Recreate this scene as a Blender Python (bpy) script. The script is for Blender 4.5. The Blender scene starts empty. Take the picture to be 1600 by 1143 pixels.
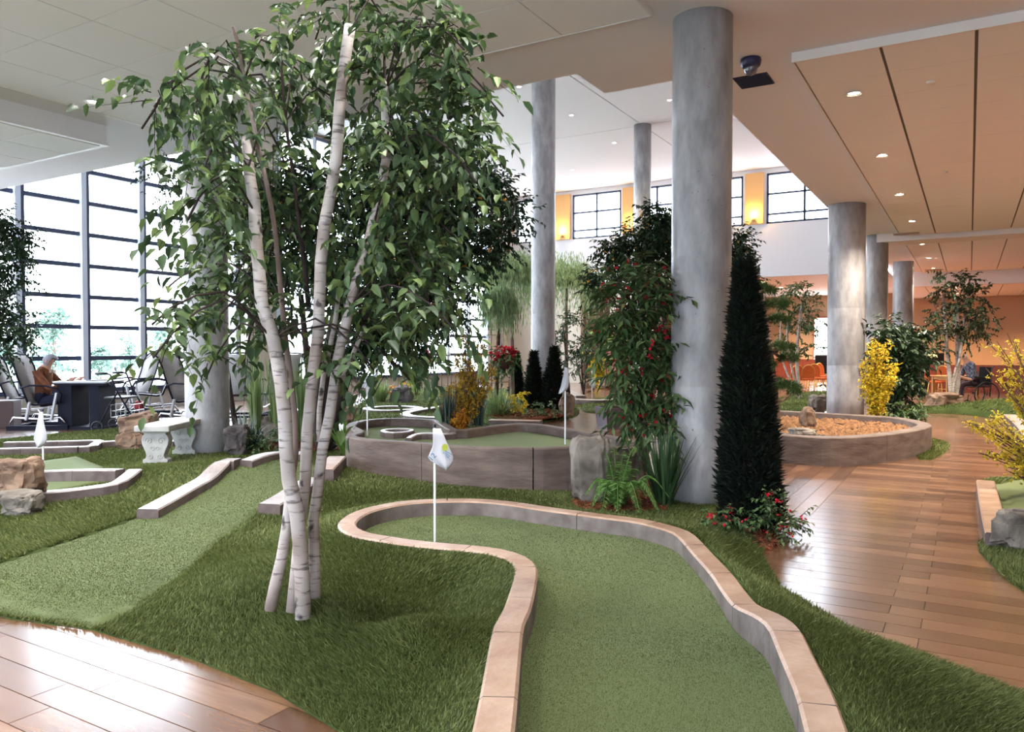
import bpy, bmesh, math, random
import numpy as np
from mathutils import Vector, Matrix, geometry, noise, Quaternion
random.seed(7); RNG = np.random.default_rng(7)
SC = bpy.context.scene; COL = SC.collection
PI = math.pi

# ------------------------------------------------------------------ camera
F = 1210.0; YAW = math.atan(715 / F); PITCH = -math.atan(26.5 / F); EYE = 1.5
cam = bpy.data.cameras.new('camera'); cam.sensor_width = 36.0; cam.lens = 36.0 * F / 1600.0
cam.clip_start = 0.05; cam.clip_end = 400
camo = bpy.data.objects.new('camera', cam); COL.objects.link(camo)
camo.location = (0, 0, EYE); camo.rotation_euler = (PI / 2 + PITCH, 0, YAW)
SC.camera = camo

# ------------------------------------------------------------------ world, exposure
W = bpy.data.worlds.new('overcast_sky'); SC.world = W; W.use_nodes = True
bg = W.node_tree.nodes['Background']; bg.inputs['Color'].default_value = (0.83, 0.90, 1.0, 1); bg.inputs['Strength'].default_value = 4.2
SC.view_settings.view_transform = 'Standard'; SC.view_settings.look = 'None'; SC.view_settings.gamma = 1.0
SC.view_settings.use_curve_mapping = False; SC.view_settings.exposure = 2.1
SC.cycles.use_denoising = True; SC.cycles.max_bounces = 8; SC.cycles.diffuse_bounces = 4; SC.cycles.glossy_bounces = 3
SC.cycles.transparent_max_bounces = 12; SC.cycles.transmission_bounces = 4; SC.cycles.caustics_reflective = False; SC.cycles.caustics_refractive = False
SC.cycles.sample_clamp_indirect = 6.0

def area(name, loc, rot, sx, sy, energy, color, portal=False):
    l = bpy.data.lights.new(name, 'AREA'); l.shape = 'RECTANGLE'; l.size = sx; l.size_y = sy; l.energy = energy; l.color = color
    if portal: l.cycles.is_portal = True
    o = bpy.data.objects.new(name, l); COL.objects.link(o); o.location = loc; o.rotation_euler = rot; o['kind'] = 'helper'
    return o
XW = -18.5                      # plane of the window wall
YF = 31.0                       # plane of the clerestory wall
SLAB, HIGH = 4.6, 8.5           # low soffit and high ceiling
YS, YS2, XE = 7.95, 8.72, -2.73 # edges of the low soffit
area('daylight_portal', (XW + .15, 18.5, 4.5), (0, -PI / 2, 0), 7.8, 21.2, 1, (1, 1, 1), True)
area('daylight_portal', (XW + .15, 1.2, 2.6), (0, -PI / 2, 0), 4.0, 13.0, 1, (1, 1, 1), True)
area('daylight_portal', (-6.0, -2.85, 2.5), (PI / 2, 0, 0), 23.5, 3.7, 1, (1, 1, 1), True)
area('daylight_portal', (-10.6, YF - .12, 7.3), (-PI / 2, 0, 0), 15.5, 2.1, 1, (1, 1, 1), True)

# ------------------------------------------------------------------ pixel <-> place (image taken as 1600 x 1143)
def ray(px, py):
    a = (px - 800) / F; b = -(py - 571.5) / F
    cp, sp = math.cos(PITCH), math.sin(PITCH)
    fw = cp - sp * b; up = sp + cp * b
    cy, sy = math.cos(YAW), math.sin(YAW)
    return np.array([a * cy - fw * sy, a * sy + fw * cy, up])
EYEP = np.array([0, 0, EYE])
def G(px, py, z=0.0):
    r = ray(px, py); return EYEP + r * ((z - EYE) / r[2])
def AY(px, py, Y):
    r = ray(px, py); return EYEP + r * (Y / r[1])
def AX(px, py, X):
    r = ray(px, py); return EYEP + r * (X / r[0])
def D(px, py, d):
    return EYEP + ray(px, py) * d
def depth(p):
    return -p[0] * math.sin(YAW) + p[1] * math.cos(YAW)

# ------------------------------------------------------------------ object helpers
def tag(o, label=None, cat=None, group=None, kind=None):
    if label: o['label'] = label
    if cat: o['category'] = cat
    if group: o['group'] = group
    if kind: o['kind'] = kind
    return o
def thing(name, label, cat, loc=(0, 0, 0), rz=0, group=None):
    o = bpy.data.objects.new(name, None); COL.objects.link(o); o.empty_display_size = .1
    o.location = tuple(float(v) for v in loc); o.rotation_euler = (0, 0, rz)
    return tag(o, label, cat, group)
def link(name, me, parent=None, loc=None):
    o = bpy.data.objects.new(name, me); COL.objects.link(o)
    if parent is not None: o.parent = parent
    if loc is not None: o.location = tuple(float(v) for v in loc)
    return o
def mesh_np(name, verts, faces, m, smooth=False):
    me = bpy.data.meshes.new(name)
    me.from_pydata([tuple(map(float, v)) for v in verts], [], [tuple(map(int, f)) for f in faces]); me.update()
    if m: me.materials.append(m)
    if smooth: me.polygons.foreach_set('use_smooth', [True] * len(me.polygons))
    return me
def mesh_tris(name, V, m, k=3):
    """V: (n*k,3) array; faces are consecutive k-tuples."""
    V = np.asarray(V, dtype=np.float32).reshape(-1, 3); n = len(V) // k
    me = bpy.data.meshes.new(name); me.vertices.add(n * k); me.vertices.foreach_set('co', V.ravel())
    me.loops.add(n * k); me.loops.foreach_set('vertex_index', np.arange(n * k, dtype=np.int32))
    me.polygons.add(n); me.polygons.foreach_set('loop_start', np.arange(0, n * k, k, dtype=np.int32))
    me.update(calc_edges=True)
    if m: me.materials.append(m)
    return me
def mesh_idx(name, V, Fc, m, smooth=False):
    """V (n,3), Fc (m,k) index array."""
    V = np.asarray(V, dtype=np.float32); Fc = np.asarray(Fc, dtype=np.int32); k = Fc.shape[1]
    me = bpy.data.meshes.new(name); me.vertices.add(len(V)); me.vertices.foreach_set('co', V.ravel())
    me.loops.add(Fc.size); me.loops.foreach_set('vertex_index', Fc.ravel())
    me.polygons.add(len(Fc)); me.polygons.foreach_set('loop_start', np.arange(0, Fc.size, k, dtype=np.int32))
    me.update(calc_edges=True)
    if m: me.materials.append(m)
    if smooth: me.polygons.foreach_set('use_smooth', np.ones(len(Fc), dtype=bool))
    return me
class MB:
    """collects shapes, builds ONE mesh object"""
    def __init__(s): s.v = []; s.f = []
    def add(s, vs, fs):
        b = len(s.v); s.v += [tuple(v) for v in vs]; s.f += [tuple(i + b for i in f) for f in fs]; return s
    def box(s, x0, x1, y0, y1, z0, z1):
        vs = [(x, y, z) for x in (x0, x1) for y in (y0, y1) for z in (z0, z1)]
        return s.add(vs, [(0, 1, 3, 2), (4, 6, 7, 5), (0, 4, 5, 1), (2, 3, 7, 6), (0, 2, 6, 4), (1, 5, 7, 3)])
    def bar(s, a, b, w, h=None):
        a, b = Vector(a), Vector(b); d = (b - a).normalized(); h = h or w
        up = Vector((0, 0, 1)) if abs(d.z) < .95 else Vector((0, 1, 0))
        r = d.cross(up).normalized() * w / 2; u = r.cross(d).normalized() * h / 2
        vs = [a - r - u, a + r - u, a + r + u, a - r + u, b - r - u, b + r - u, b + r + u, b - r + u]
        return s.add(vs, [(3, 2, 1, 0), (4, 5, 6, 7), (0, 1, 5, 4), (1, 2, 6, 5), (2, 3, 7, 6), (3, 0, 4, 7)])
    def tube(s, pts, rad, n=8, cap=True):
        pts = [Vector(p) for p in pts]; rads = rad if hasattr(rad, '__len__') else [rad] * len(pts)
        vs = []; fs = []; prev = None
        for i, p in enumerate(pts):
            t = (pts[min(i + 1, len(pts) - 1)] - pts[max(i - 1, 0)]).normalized()
            if prev is None:
                r = t.cross(Vector((0, 0, 1)) if abs(t.z) < .9 else Vector((0, 1, 0))).normalized()
            else:
                r = (prev - t * prev.dot(t)).normalized()
            prev = r; u = t.cross(r)
            for k in range(n):
                a = 2 * PI * k / n; vs.append(p + (r * math.cos(a) + u * math.sin(a)) * rads[i])
        for i in range(len(pts) - 1):
            for k in range(n):
                a, b = i * n + k, i * n + (k + 1) % n; fs.append((a, b, b + n, a + n))
        if cap: fs += [tuple(range(n))[::-1], tuple(range((len(pts) - 1) * n, len(pts) * n))]
        return s.add(vs, fs)
    def lathe(s, prof, n=24, c=(0, 0, 0), cap=True):
        vs = [(c[0] + r * math.cos(2 * PI * k / n), c[1] + r * math.sin(2 * PI * k / n), c[2] + z) for r, z in prof for k in range(n)]
        fs = [(i * n + k, i * n + (k + 1) % n, (i + 1) * n + (k + 1) % n, (i + 1) * n + k) for i in range(len(prof) - 1) for k in range(n)]
        if cap: fs += [tuple(range(n))[::-1], tuple(range((len(prof) - 1) * n, len(prof) * n))]
        return s.add(vs, fs)
    def ball(s, c, r, n=10, sz=1.0):
        prof = [(max(1e-4, r * math.sin(PI * i / (n // 2))), -r * sz * math.cos(PI * i / (n // 2))) for i in range(n // 2 + 1)]
        return s.lathe(prof, n, c)
    def prism(s, poly, z0, z1):
        n = len(poly); vs = [(x, y, z0) for x, y in poly] + [(x, y, z1) for x, y in poly]
        return s.add(vs, [tuple(range(n))[::-1], tuple(range(n, 2 * n))] + [(i, (i + 1) % n, (i + 1) % n + n, i + n) for i in range(n)])
    def build(s, name, m, parent=None, smooth=False, bevel=0, loc=None):
        me = mesh_np(name, s.v, s.f, m)
        if smooth: me.polygons.foreach_set('use_smooth', [True] * len(me.polygons))
        o = link(name, me, parent, loc)
        if bevel:
            b = o.modifiers.new('bevel', 'BEVEL'); b.width = bevel; b.segments = 2; b.limit_method = 'ANGLE'
        return o
def copy_tree(o, parent=None):
    c = o.copy(); COL.objects.link(c)
    if parent is not None: c.parent = parent
    for ch in list(o.children): copy_tree(ch, c)
    return c

# ------------------------------------------------------------------ materials
MATS = {}
def nodes_of(name):
    m = bpy.data.materials.new(name); m.use_nodes = True; MATS[name] = m
    return m, m.node_tree.nodes, m.node_tree.links, m.node_tree.nodes['Principled BSDF']
def mat(name, col, rough=.6, spec=.4, metal=0., col2=None, scale=6., detail=4., bump=0., bscale=None, stretch=(1, 1, 1), lo=.35, hi=.65, coat=0., obj=True):
    m, N, L, b = nodes_of(name)
    b.inputs['Roughness'].default_value = rough; b.inputs['Metallic'].default_value = metal
    b.inputs['Specular IOR Level'].default_value = spec; b.inputs['Coat Weight'].default_value = coat
    b.inputs['Base Color'].default_value = (*col, 1)
    if col2 or bump:
        tc = N.new('ShaderNodeTexCoord'); mp = N.new('ShaderNodeMapping'); mp.inputs['Scale'].default_value = stretch
        L.new(tc.outputs['Object'], mp.inputs['Vector'])
    if col2:
        nz = N.new('ShaderNodeTexNoise'); nz.inputs['Scale'].default_value = scale; nz.inputs['Detail'].default_value = detail
        L.new(mp.outputs[0], nz.inputs['Vector'])
        r = N.new('ShaderNodeValToRGB'); r.color_ramp.elements[0].position = lo; r.color_ramp.elements[1].position = hi
        r.color_ramp.elements[0].color = (*col, 1); r.color_ramp.elements[1].color = (*col2, 1)
        L.new(nz.outputs['Fac'], r.inputs[0]); L.new(r.outputs[0], b.inputs['Base Color'])
    if bump:
        n2 = N.new('ShaderNodeTexNoise'); n2.inputs['Scale'].default_value = bscale or scale * 3; n2.inputs['Detail'].default_value = 5
        L.new(mp.outputs[0], n2.inputs['Vector'])
        bp = N.new('ShaderNodeBump'); bp.inputs['Strength'].default_value = bump; bp.inputs['Distance'].default_value = .02
        L.new(n2.outputs['Fac'], bp.inputs['Height']); L.new(bp.outputs[0], b.inputs['Normal'])
    return m
def leafmat(name, c1, c2, rough=.5, trans=.22, c3=None):
    """colour varies from leaf to leaf"""
    m, N, L, b = nodes_of(name)
    g = N.new('ShaderNodeNewGeometry'); r = N.new('ShaderNodeValToRGB'); e = r.color_ramp.elements
    e[0].color = (*c1, 1); e[1].color = (*c2, 1)
    if c3: e[1].position = .7; k = e.new(1.0); k.color = (*c3, 1)
    oi = N.new('ShaderNodeObjectInfo'); ad = N.new('ShaderNodeMath'); ad.operation = 'ADD'; fr = N.new('ShaderNodeMath'); fr.operation = 'FRACT'
    L.new(g.outputs['Random Per Island'], ad.inputs[0]); L.new(oi.outputs['Random'], ad.inputs[1]); L.new(ad.outputs[0], fr.inputs[0])
    L.new(fr.outputs[0], r.inputs[0]); L.new(r.outputs[0], b.inputs['Base Color'])
    b.inputs['Roughness'].default_value = rough; b.inputs['Specular IOR Level'].default_value = .35
    if trans:
        t = N.new('ShaderNodeBsdfTranslucent'); mx = N.new('ShaderNodeMixShader'); mx.inputs[0].default_value = trans
        L.new(r.outputs[0], t.inputs['Color']); L.new(b.outputs[0], mx.inputs[1]); L.new(t.outputs[0], mx.inputs[2])
        L.new(mx.outputs[0], N['Material Output'].inputs['Surface'])
    return m
def emit(name, col, s):
    m, N, L, b = nodes_of(name); b.inputs['Base Color'].default_value = (*col, 1)
    b.inputs['Emission Color'].default_value = (*col, 1); b.inputs['Emission Strength'].default_value = s
    return m
def glass(name, tint=(.97, .99, 1), refl=.06):
    m, N, L, b = nodes_of(name)
    t = N.new('ShaderNodeBsdfTransparent'); t.inputs[0].default_value = (*tint, 1)
    g = N.new('ShaderNodeBsdfGlossy'); g.inputs['Roughness'].default_value = .02; g.inputs['Color'].default_value = (1, 1, 1, 1)
    mx = N.new('ShaderNodeMixShader'); mx.inputs[0].default_value = refl
    L.new(t.outputs[0], mx.inputs[1]); L.new(g.outputs[0], mx.inputs[2]); L.new(mx.outputs[0], N['Material Output'].inputs['Surface'])
    return m

M_gyp = mat('painted_gypsum', (.79, .78, .81), .75, .2)
M_gypw = mat('painted_gypsum_warm', (.79, .755, .735), .75, .2)
M_tile = mat('acoustic_tile', (.88, .88, .89), .85, .1, bump=.05, bscale=160)
M_tile2 = mat('acoustic_tile_cream', (.87, .86, .87), .85, .1, bump=.05, bscale=160)
M_trimw = mat('white_metal_trim', (.75, .75, .76), .4)
M_groove = mat('dark_joint', (.16, .15, .14), .9)
M_tan = mat('tan_wall_paint', (.50, .36, .24), .7, .2)
M_beige = mat('beige_wall_paint', (.50, .46, .40), .75, .2)
M_white = mat('white_wall_paint', (.66, .66, .68), .7, .2)
M_orange = mat('orange_wall_paint', (.70, .42, .18), .7, .2)
M_wains = mat('red_brown_wood', (.16, .030, .016), .4, .4, col2=(.22, .05, .024), scale=4, stretch=(6, 6, .6))
M_mull = mat('slate_blue_mullion', (.03, .045, .095), .4, .5)
M_mullw = mat('pale_mullion_fin', (.55, .62, .72), .4, .5)
M_glass = glass('clear_glazing')
M_glassd = glass('fill_glazing', (.60, .62, .64))  # tint dims the fill from the added back window
M_black = mat('black_metal', (.012, .012, .016), .45, .5)
M_chrome = mat('chrome', (.75, .76, .78), .2, .5, metal=1.0)
M_brass = mat('brass_tube', (.72, .50, .18), .3, .5, metal=.7)

# concrete of the columns: cast in tubes, streaks and pores
def concrete(name, c1, c2, c3):
    m, N, L, b = nodes_of(name); tc = N.new('ShaderNodeTexCoord')
    mp = N.new('ShaderNodeMapping'); mp.inputs['Scale'].default_value = (1, 1, .35); L.new(tc.outputs['Object'], mp.inputs[0])
    n1 = N.new('ShaderNodeTexNoise'); n1.inputs['Scale'].default_value = 5; n1.inputs['Detail'].default_value = 8; n1.inputs['Roughness'].default_value = .65
    L.new(mp.outputs[0], n1.inputs['Vector'])
    r = N.new('ShaderNodeValToRGB'); e = r.color_ramp.elements; e[0].position = .3; e[1].position = .72
    e[0].color = (*c1, 1); e[1].color = (*c3, 1); k = e.new(.5); k.color = (*c2, 1)
    L.new(n1.outputs['Fac'], r.inputs[0])
    v = N.new('ShaderNodeTexVoronoi'); v.inputs['Scale'].default_value = 11; L.new(tc.outputs['Object'], v.inputs['Vector'])
    r2 = N.new('ShaderNodeValToRGB'); r2.color_ramp.elements[0].position = .03; r2.color_ramp.elements[1].position = .10
    r2.color_ramp.elements[0].color = (.12, .115, .11, 1); r2.color_ramp.elements[1].color = (1, 1, 1, 1); L.new(v.outputs['Distance'], r2.inputs[0])
    mx = N.new('ShaderNodeMixRGB'); mx.blend_type = 'MULTIPLY'; mx.inputs[0].default_value = .55
    L.new(r.outputs[0], mx.inputs[1]); L.new(r2.outputs[0], mx.inputs[2]); L.new(mx.outputs[0], b.inputs['Base Color'])
    rr = N.new('ShaderNodeMapRange'); rr.inputs['To Min'].default_value = .28; rr.inputs['To Max'].default_value = .5
    L.new(n1.outputs['Fac'], rr.inputs[0]); L.new(rr.outputs[0], b.inputs['Roughness'])
    bp = N.new('ShaderNodeBump'); bp.inputs['Strength'].default_value = .12; bp.inputs['Distance'].default_value = .01
    L.new(n1.outputs['Fac'], bp.inputs['Height']); L.new(bp.outputs[0], b.inputs['Normal'])
    return m
M_conc = concrete('smooth_concrete', (.20, .195, .202), (.32, .312, .32), (.46, .447, .455))
M_wallc = mat('form_cast_concrete', (.085, .058, .047), .6, .3, col2=(.175, .130, .108), scale=3, detail=8, bump=.25, bscale=14, stretch=(1, 1, 3.5), lo=.3, hi=.7)
M_curb = mat('tan_coping_stone', (.29, .170, .112), .36, .5, col2=(.43, .295, .215), scale=5, detail=8, bump=.35, bscale=22, lo=.3, hi=.7)
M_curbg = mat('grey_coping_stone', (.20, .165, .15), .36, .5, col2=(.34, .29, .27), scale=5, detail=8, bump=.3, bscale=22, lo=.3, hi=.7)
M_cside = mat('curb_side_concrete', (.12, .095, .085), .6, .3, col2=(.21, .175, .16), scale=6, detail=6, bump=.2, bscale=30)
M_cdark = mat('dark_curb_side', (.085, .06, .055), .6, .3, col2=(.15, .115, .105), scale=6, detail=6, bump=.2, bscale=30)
M_rockt = mat('tan_rock', (.10, .058, .04), .8, .25, col2=(.33, .22, .15), scale=3.2, detail=9, bump=.8, bscale=7, lo=.3, hi=.7)
M_rockg = mat('grey_rock', (.06, .05, .042), .8, .25, col2=(.29, .255, .215), scale=4, detail=9, bump=.8, bscale=8, lo=.28, hi=.7)
M_rockd = mat('dark_rock', (.045, .04, .042), .8, .25, col2=(.14, .12, .115), scale=4, detail=9, bump=.8, bscale=8, lo=.28, hi=.7)
M_cast = mat('cast_stone', (.40, .39, .37), .75, .25, col2=(.52, .51, .48), scale=9, bump=.15, bscale=60)
M_mulch = mat('red_mulch', (.10, .025, .012), .9, .1, col2=(.23, .07, .03), scale=40, bump=.6, bscale=90)
M_turf = mat('rough_turf_base', (.034, .052, .014), .9, .1, col2=(.06, .085, .024), scale=2.5, bump=.5, bscale=220)
M_soil = mat('dark_soil', (.02, .012, .008), .95, .05)

def greenmat(name, c1, c2):
    m, N, L, b = nodes_of(name); tc = N.new('ShaderNodeTexCoord')
    n1 = N.new('ShaderNodeTexNoise'); n1.inputs['Scale'].default_value = 260; n1.inputs['Detail'].default_value = 3; L.new(tc.outputs['Object'], n1.inputs['Vector'])
    n2 = N.new('ShaderNodeTexNoise'); n2.inputs['Scale'].default_value = 1.3; n2.inputs['Detail'].default_value = 3; L.new(tc.outputs['Object'], n2.inputs['Vector'])
    mxv = N.new('ShaderNodeMath'); mxv.operation = 'MULTIPLY_ADD'; mxv.inputs[1].default_value = .7; L.new(n1.outputs['Fac'], mxv.inputs[0])
    sc = N.new('ShaderNodeMath'); sc.operation = 'MULTIPLY'; sc.inputs[1].default_value = .3; L.new(n2.outputs['Fac'], sc.inputs[0]); L.new(sc.outputs[0], mxv.inputs[2])
    r = N.new('ShaderNodeValToRGB'); r.color_ramp.elements[0].position = .36; r.color_ramp.elements[1].position = .66
    r.color_ramp.elements[0].color = (*c1, 1); r.color_ramp.elements[1].color = (*c2, 1)
    L.new(mxv.outputs[0], r.inputs[0]); L.new(r.outputs[0], b.inputs['Base Color'])
    b.inputs['Roughness'].default_value = .85; b.inputs['Specular IOR Level'].default_value = .2
    b.inputs['Sheen Weight'].default_value = .25; b.inputs['Sheen Roughness'].default_value = .5; b.inputs['Sheen Tint'].default_value = (.75, .9, .6, 1)
    bp = N.new('ShaderNodeBump'); bp.inputs['Strength'].default_value = .5; bp.inputs['Distance'].default_value = .01
    L.new(n1.outputs['Fac'], bp.inputs['Height']); L.new(bp.outputs[0], b.inputs['Normal'])
    return m
M_green = greenmat('putting_turf', (.056, .074, .020), (.120, .141, .044))

# wood-look plank tile: each plank a little different, grain along its length
def plankmat():
    m, N, L, b = nodes_of('wood_look_plank'); tc = N.new('ShaderNodeTexCoord'); oi = N.new('ShaderNodeObjectInfo'); g = N.new('ShaderNodeNewGeometry')
    ad = N.new('ShaderNodeMath'); ad.operation = 'ADD'; fr = N.new('ShaderNodeMath'); fr.operation = 'FRACT'
    L.new(oi.outputs['Random'], ad.inputs[0]); L.new(g.outputs['Random Per Island'], ad.inputs[1]); L.new(ad.outputs[0], fr.inputs[0])
    cb = N.new('ShaderNodeCombineXYZ'); sc = N.new('ShaderNodeMath'); sc.operation = 'MULTIPLY'; sc.inputs[1].default_value = 37
    L.new(fr.outputs[0], sc.inputs[0]); L.new(sc.outputs[0], cb.inputs['Z'])
    va = N.new('ShaderNodeVectorMath'); va.operation = 'ADD'; L.new(tc.outputs['Object'], va.inputs[0]); L.new(cb.outputs[0], va.inputs[1])
    mp = N.new('ShaderNodeMapping'); mp.inputs['Scale'].default_value = (1.0, 9, 1); L.new(va.outputs[0], mp.inputs[0])
    nz = N.new('ShaderNodeTexNoise'); nz.inputs['Scale'].default_value = 3.0; nz.inputs['Detail'].default_value = 6; nz.inputs['Distortion'].default_value = .4
    L.new(mp.outputs[0], nz.inputs['Vector'])
    m1 = N.new('ShaderNodeMath'); m1.operation = 'MULTIPLY_ADD'; m1.inputs[1].default_value = .55; L.new(nz.outputs['Fac'], m1.inputs[0])
    m2 = N.new('ShaderNodeMath'); m2.operation = 'MULTIPLY'; m2.inputs[1].default_value = .45; L.new(fr.outputs[0], m2.inputs[0]); L.new(m2.outputs[0], m1.inputs[2])
    r = N.new('ShaderNodeValToRGB'); e = r.color_ramp.elements; e[0].position = .2; e[1].position = .78
    e[0].color = (.072, .030, .015, 1); e[1].color = (.255, .128, .068, 1); k = e.new(.5); k.color = (.150, .068, .035, 1)
    L.new(m1.outputs[0], r.inputs[0]); L.new(r.outputs[0], b.inputs['Base Color'])
    b.inputs['Roughness'].default_value = .24; b.inputs['Specular IOR Level'].default_value = 1.0; b.inputs['Coat Weight'].default_value = .6; b.inputs['Coat Roughness'].default_value = .2
    return m
M_plank = plankmat()
M_grout = mat('grout', (.16, .13, .11), .8, .2)
# ================================================================== terrain shape
def inpoly(P, x, y):
    P = np.asarray(P, float)[:, :2]; x = np.asarray(x, float); y = np.asarray(y, float); c = np.zeros(x.shape, bool); j = len(P) - 1
    for i in range(len(P)):
        xi, yi, xj, yj = P[i, 0], P[i, 1], P[j, 0], P[j, 1]
        if yi != yj:
            c ^= ((yi > y) != (yj > y)) & (x < (xj - xi) * (y - yi) / (yj - yi) + xi)
        j = i
    return c
def dpoly(P, x, y, closed=True):
    P = np.asarray(P, float)[:, :2]; x = np.asarray(x, float); y = np.asarray(y, float); best = np.full(x.shape, 1e9)
    n = len(P)
    for i in range(n if closed else n - 1):
        a, b = P[i], P[(i + 1) % n]; d = b - a; l2 = max(1e-9, d @ d)
        t = np.clip(((x - a[0]) * d[0] + (y - a[1]) * d[1]) / l2, 0, 1)
        best = np.minimum(best, (x - a[0] - t * d[0]) ** 2 + (y - a[1] - t * d[1]) ** 2)
    return np.sqrt(best)
def sstep(a, b, v):
    t = np.clip((v - a) / (b - a), 0, 1); return t * t * (3 - 2 * t)
def smooth_path(pts, step=.06, closed=False):
    P = [np.array(p, float) for p in pts]; n = len(P); out = []
    rng = range(n) if closed else range(n - 1)
    for i in rng:
        p0 = P[(i - 1) % n] if closed or i > 0 else P[i]; p1 = P[i]; p2 = P[(i + 1) % n]; p3 = P[(i + 2) % n] if closed or i + 2 < n else p2
        k = max(1, int(np.linalg.norm(p2 - p1) / step))
        for j in range(k):
            t = j / k
            out.append(.5 * ((2 * p1) + (-p0 + p2) * t + (2 * p0 - 5 * p1 + 4 * p2 - p3) * t * t + (-p0 + 3 * p1 - 3 * p2 + p3) * t ** 3))
    if not closed: out.append(P[-1])
    return out
TERR = [(-15.5, 1.9), (-9, 2.05), (-6.5, 2.15), (-4.64, 2.24), (-4.01, 2.39), (-3.22, 2.41), (-2.6, 2.36), (-2.11, 2.24), (-1.75, 2.02), (-1.4, 1.7),
        (-.9, 1.75), (-.3, 2.2), (.3, 2.7), (.9, 3.2), (.6, 3.65), (.22, 3.96), (-.16, 4.22), (-.53, 4.44), (-1.0, 5.0), (-1.28, 5.7), (-1.36, 6.3),
        (-1.45, 6.9), (-1.7, 7.5), (-2.1, 8.0), (-2.9, 8.4), (-3.8, 9.0), (-4.8, 9.5), (-6.2, 9.8), (-7.6, 9.9), (-9.3, 10.1)]
TERR += [tuple(G(x, y, .03)[:2]) for x, y in ((360, 672), (290, 668), (190, 668), (90, 677), (0, 686), (-120, 700), (-260, 716))]
CURB12 = [(745, 1240, .30), (757, 1200, .30), (770, 1143, .30), (779, 1086, .285), (793, 984, .285), (800, 965, .27), (810, 944, .245), (822, 896, .22), (818, 878, .22), (800, 867, .22),
          (770, 859, .22), (725, 854, .22), (687, 851, .22), (640, 846, .22), (600, 840, .22), (566, 834, .22), (546, 825, .22), (542, 816, .22), (552, 806, .22), (577, 795, .22), (625, 785, .22),
          (675, 781, .22), (740, 780.5, .22), (793, 784.5, .22), (850, 793, .22), (900, 799.5, .22), (950, 806, .22), (1000, 812.5, .22), (1040, 822, .22),
          (1066, 831, .22), (1081, 844, .21), (1096, 861, .20), (1112, 878, .20), (1130, 898, .20), (1147, 922, .20), (1166, 944, .22), (1194, 957, .27), (1212, 967, .30),
          (1227, 982, .31), (1243, 1017, .30), (1261, 1055, .29), (1275, 1086, .28), (1293, 1143, .28), (1312, 1205, .28), (1330, 1260, .28)]
C12 = smooth_path([G(*p) for p in CURB12], .07)
GREEN12 = [tuple(p[:2]) for p in C12]
_A, _B = G(800, 965, .26)[:2], G(1212, 967, .29)[:2]; _n = np.array([(_B - _A)[1], -(_B - _A)[0]]); _n /= np.linalg.norm(_n)
if _n @ (-_A) < 0: _n = -_n
def zgreen(x, y):
    s = (x - _A[0]) * _n[0] + (y - _A[1]) * _n[1]
    return .10 + .055 * sstep(-.5, .4, s) + .014 * np.exp(-((s - .1) / .28) ** 2)
BUMPS = [(-3.05, 3.1, .11, .7), (-2.02, 2.74, .24, .24), (-2.38, 3.05, -.09, .2), (-3.0, 2.62, -.05, .16), (-2.75, 2.74, .11, .22), (-3.7, 3.3, .06, .3), (-2.5, 3.6, -.08, .3), (-3.35, 2.75, .05, .18), (-1.75, 2.35, -.06, .2), (-6.35, 5.6, .27, .62), (-7.5, 5.1, .12, .7), (-5.0, 5.9, .07, .8), (-3.6, 6.0, .05, .6),
         (-.3, 3.7, .07, .35), (-.75, 4.2, .04, .3), (-5.4, 4.6, .05, .5), (-8.9, 6.9, .04, 1.0)]
def H(x, y):
    x = np.asarray(x, float); y = np.asarray(y, float)
    ins = inpoly(TERR, x, y); d = dpoly(TERR, x, y)
    h = np.full(x.shape, .05)
    for bx, by, a, s in BUMPS: h = h + a * np.exp(-((x - bx) ** 2 + (y - by) ** 2) / (2 * s * s))
    dc = dpoly(GREEN12, x, y, False)
    near = zgreen(x, y) + .085
    w = np.exp(-(np.maximum(dc - .06, 0) / .33) ** 2)
    h = h * (1 - w) + np.maximum(near, 0) * w
    h = .012 + h * sstep(0, .42, d)
    g = inpoly(GREEN12, x, y)
    h = np.where(g, np.minimum(h, zgreen(x, y) - .05), h)
    return np.where(ins, h, 0.0)
def M(px, py, lift=0.0):
    """where the line of sight through a pixel meets the ground"""
    r = ray(px, py); t = np.concatenate([np.arange(1.5, 12, .02), np.arange(12, 60, .1)])
    X = EYEP[:, None] + r[:, None] * t[None]; below = X[2] <= H(X[0], X[1]) + lift
    i = int(np.argmax(below)) if below.any() else len(t) - 1
    return EYEP + r * t[i]
def Mz(px, py): p = M(px, py); return p
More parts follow.
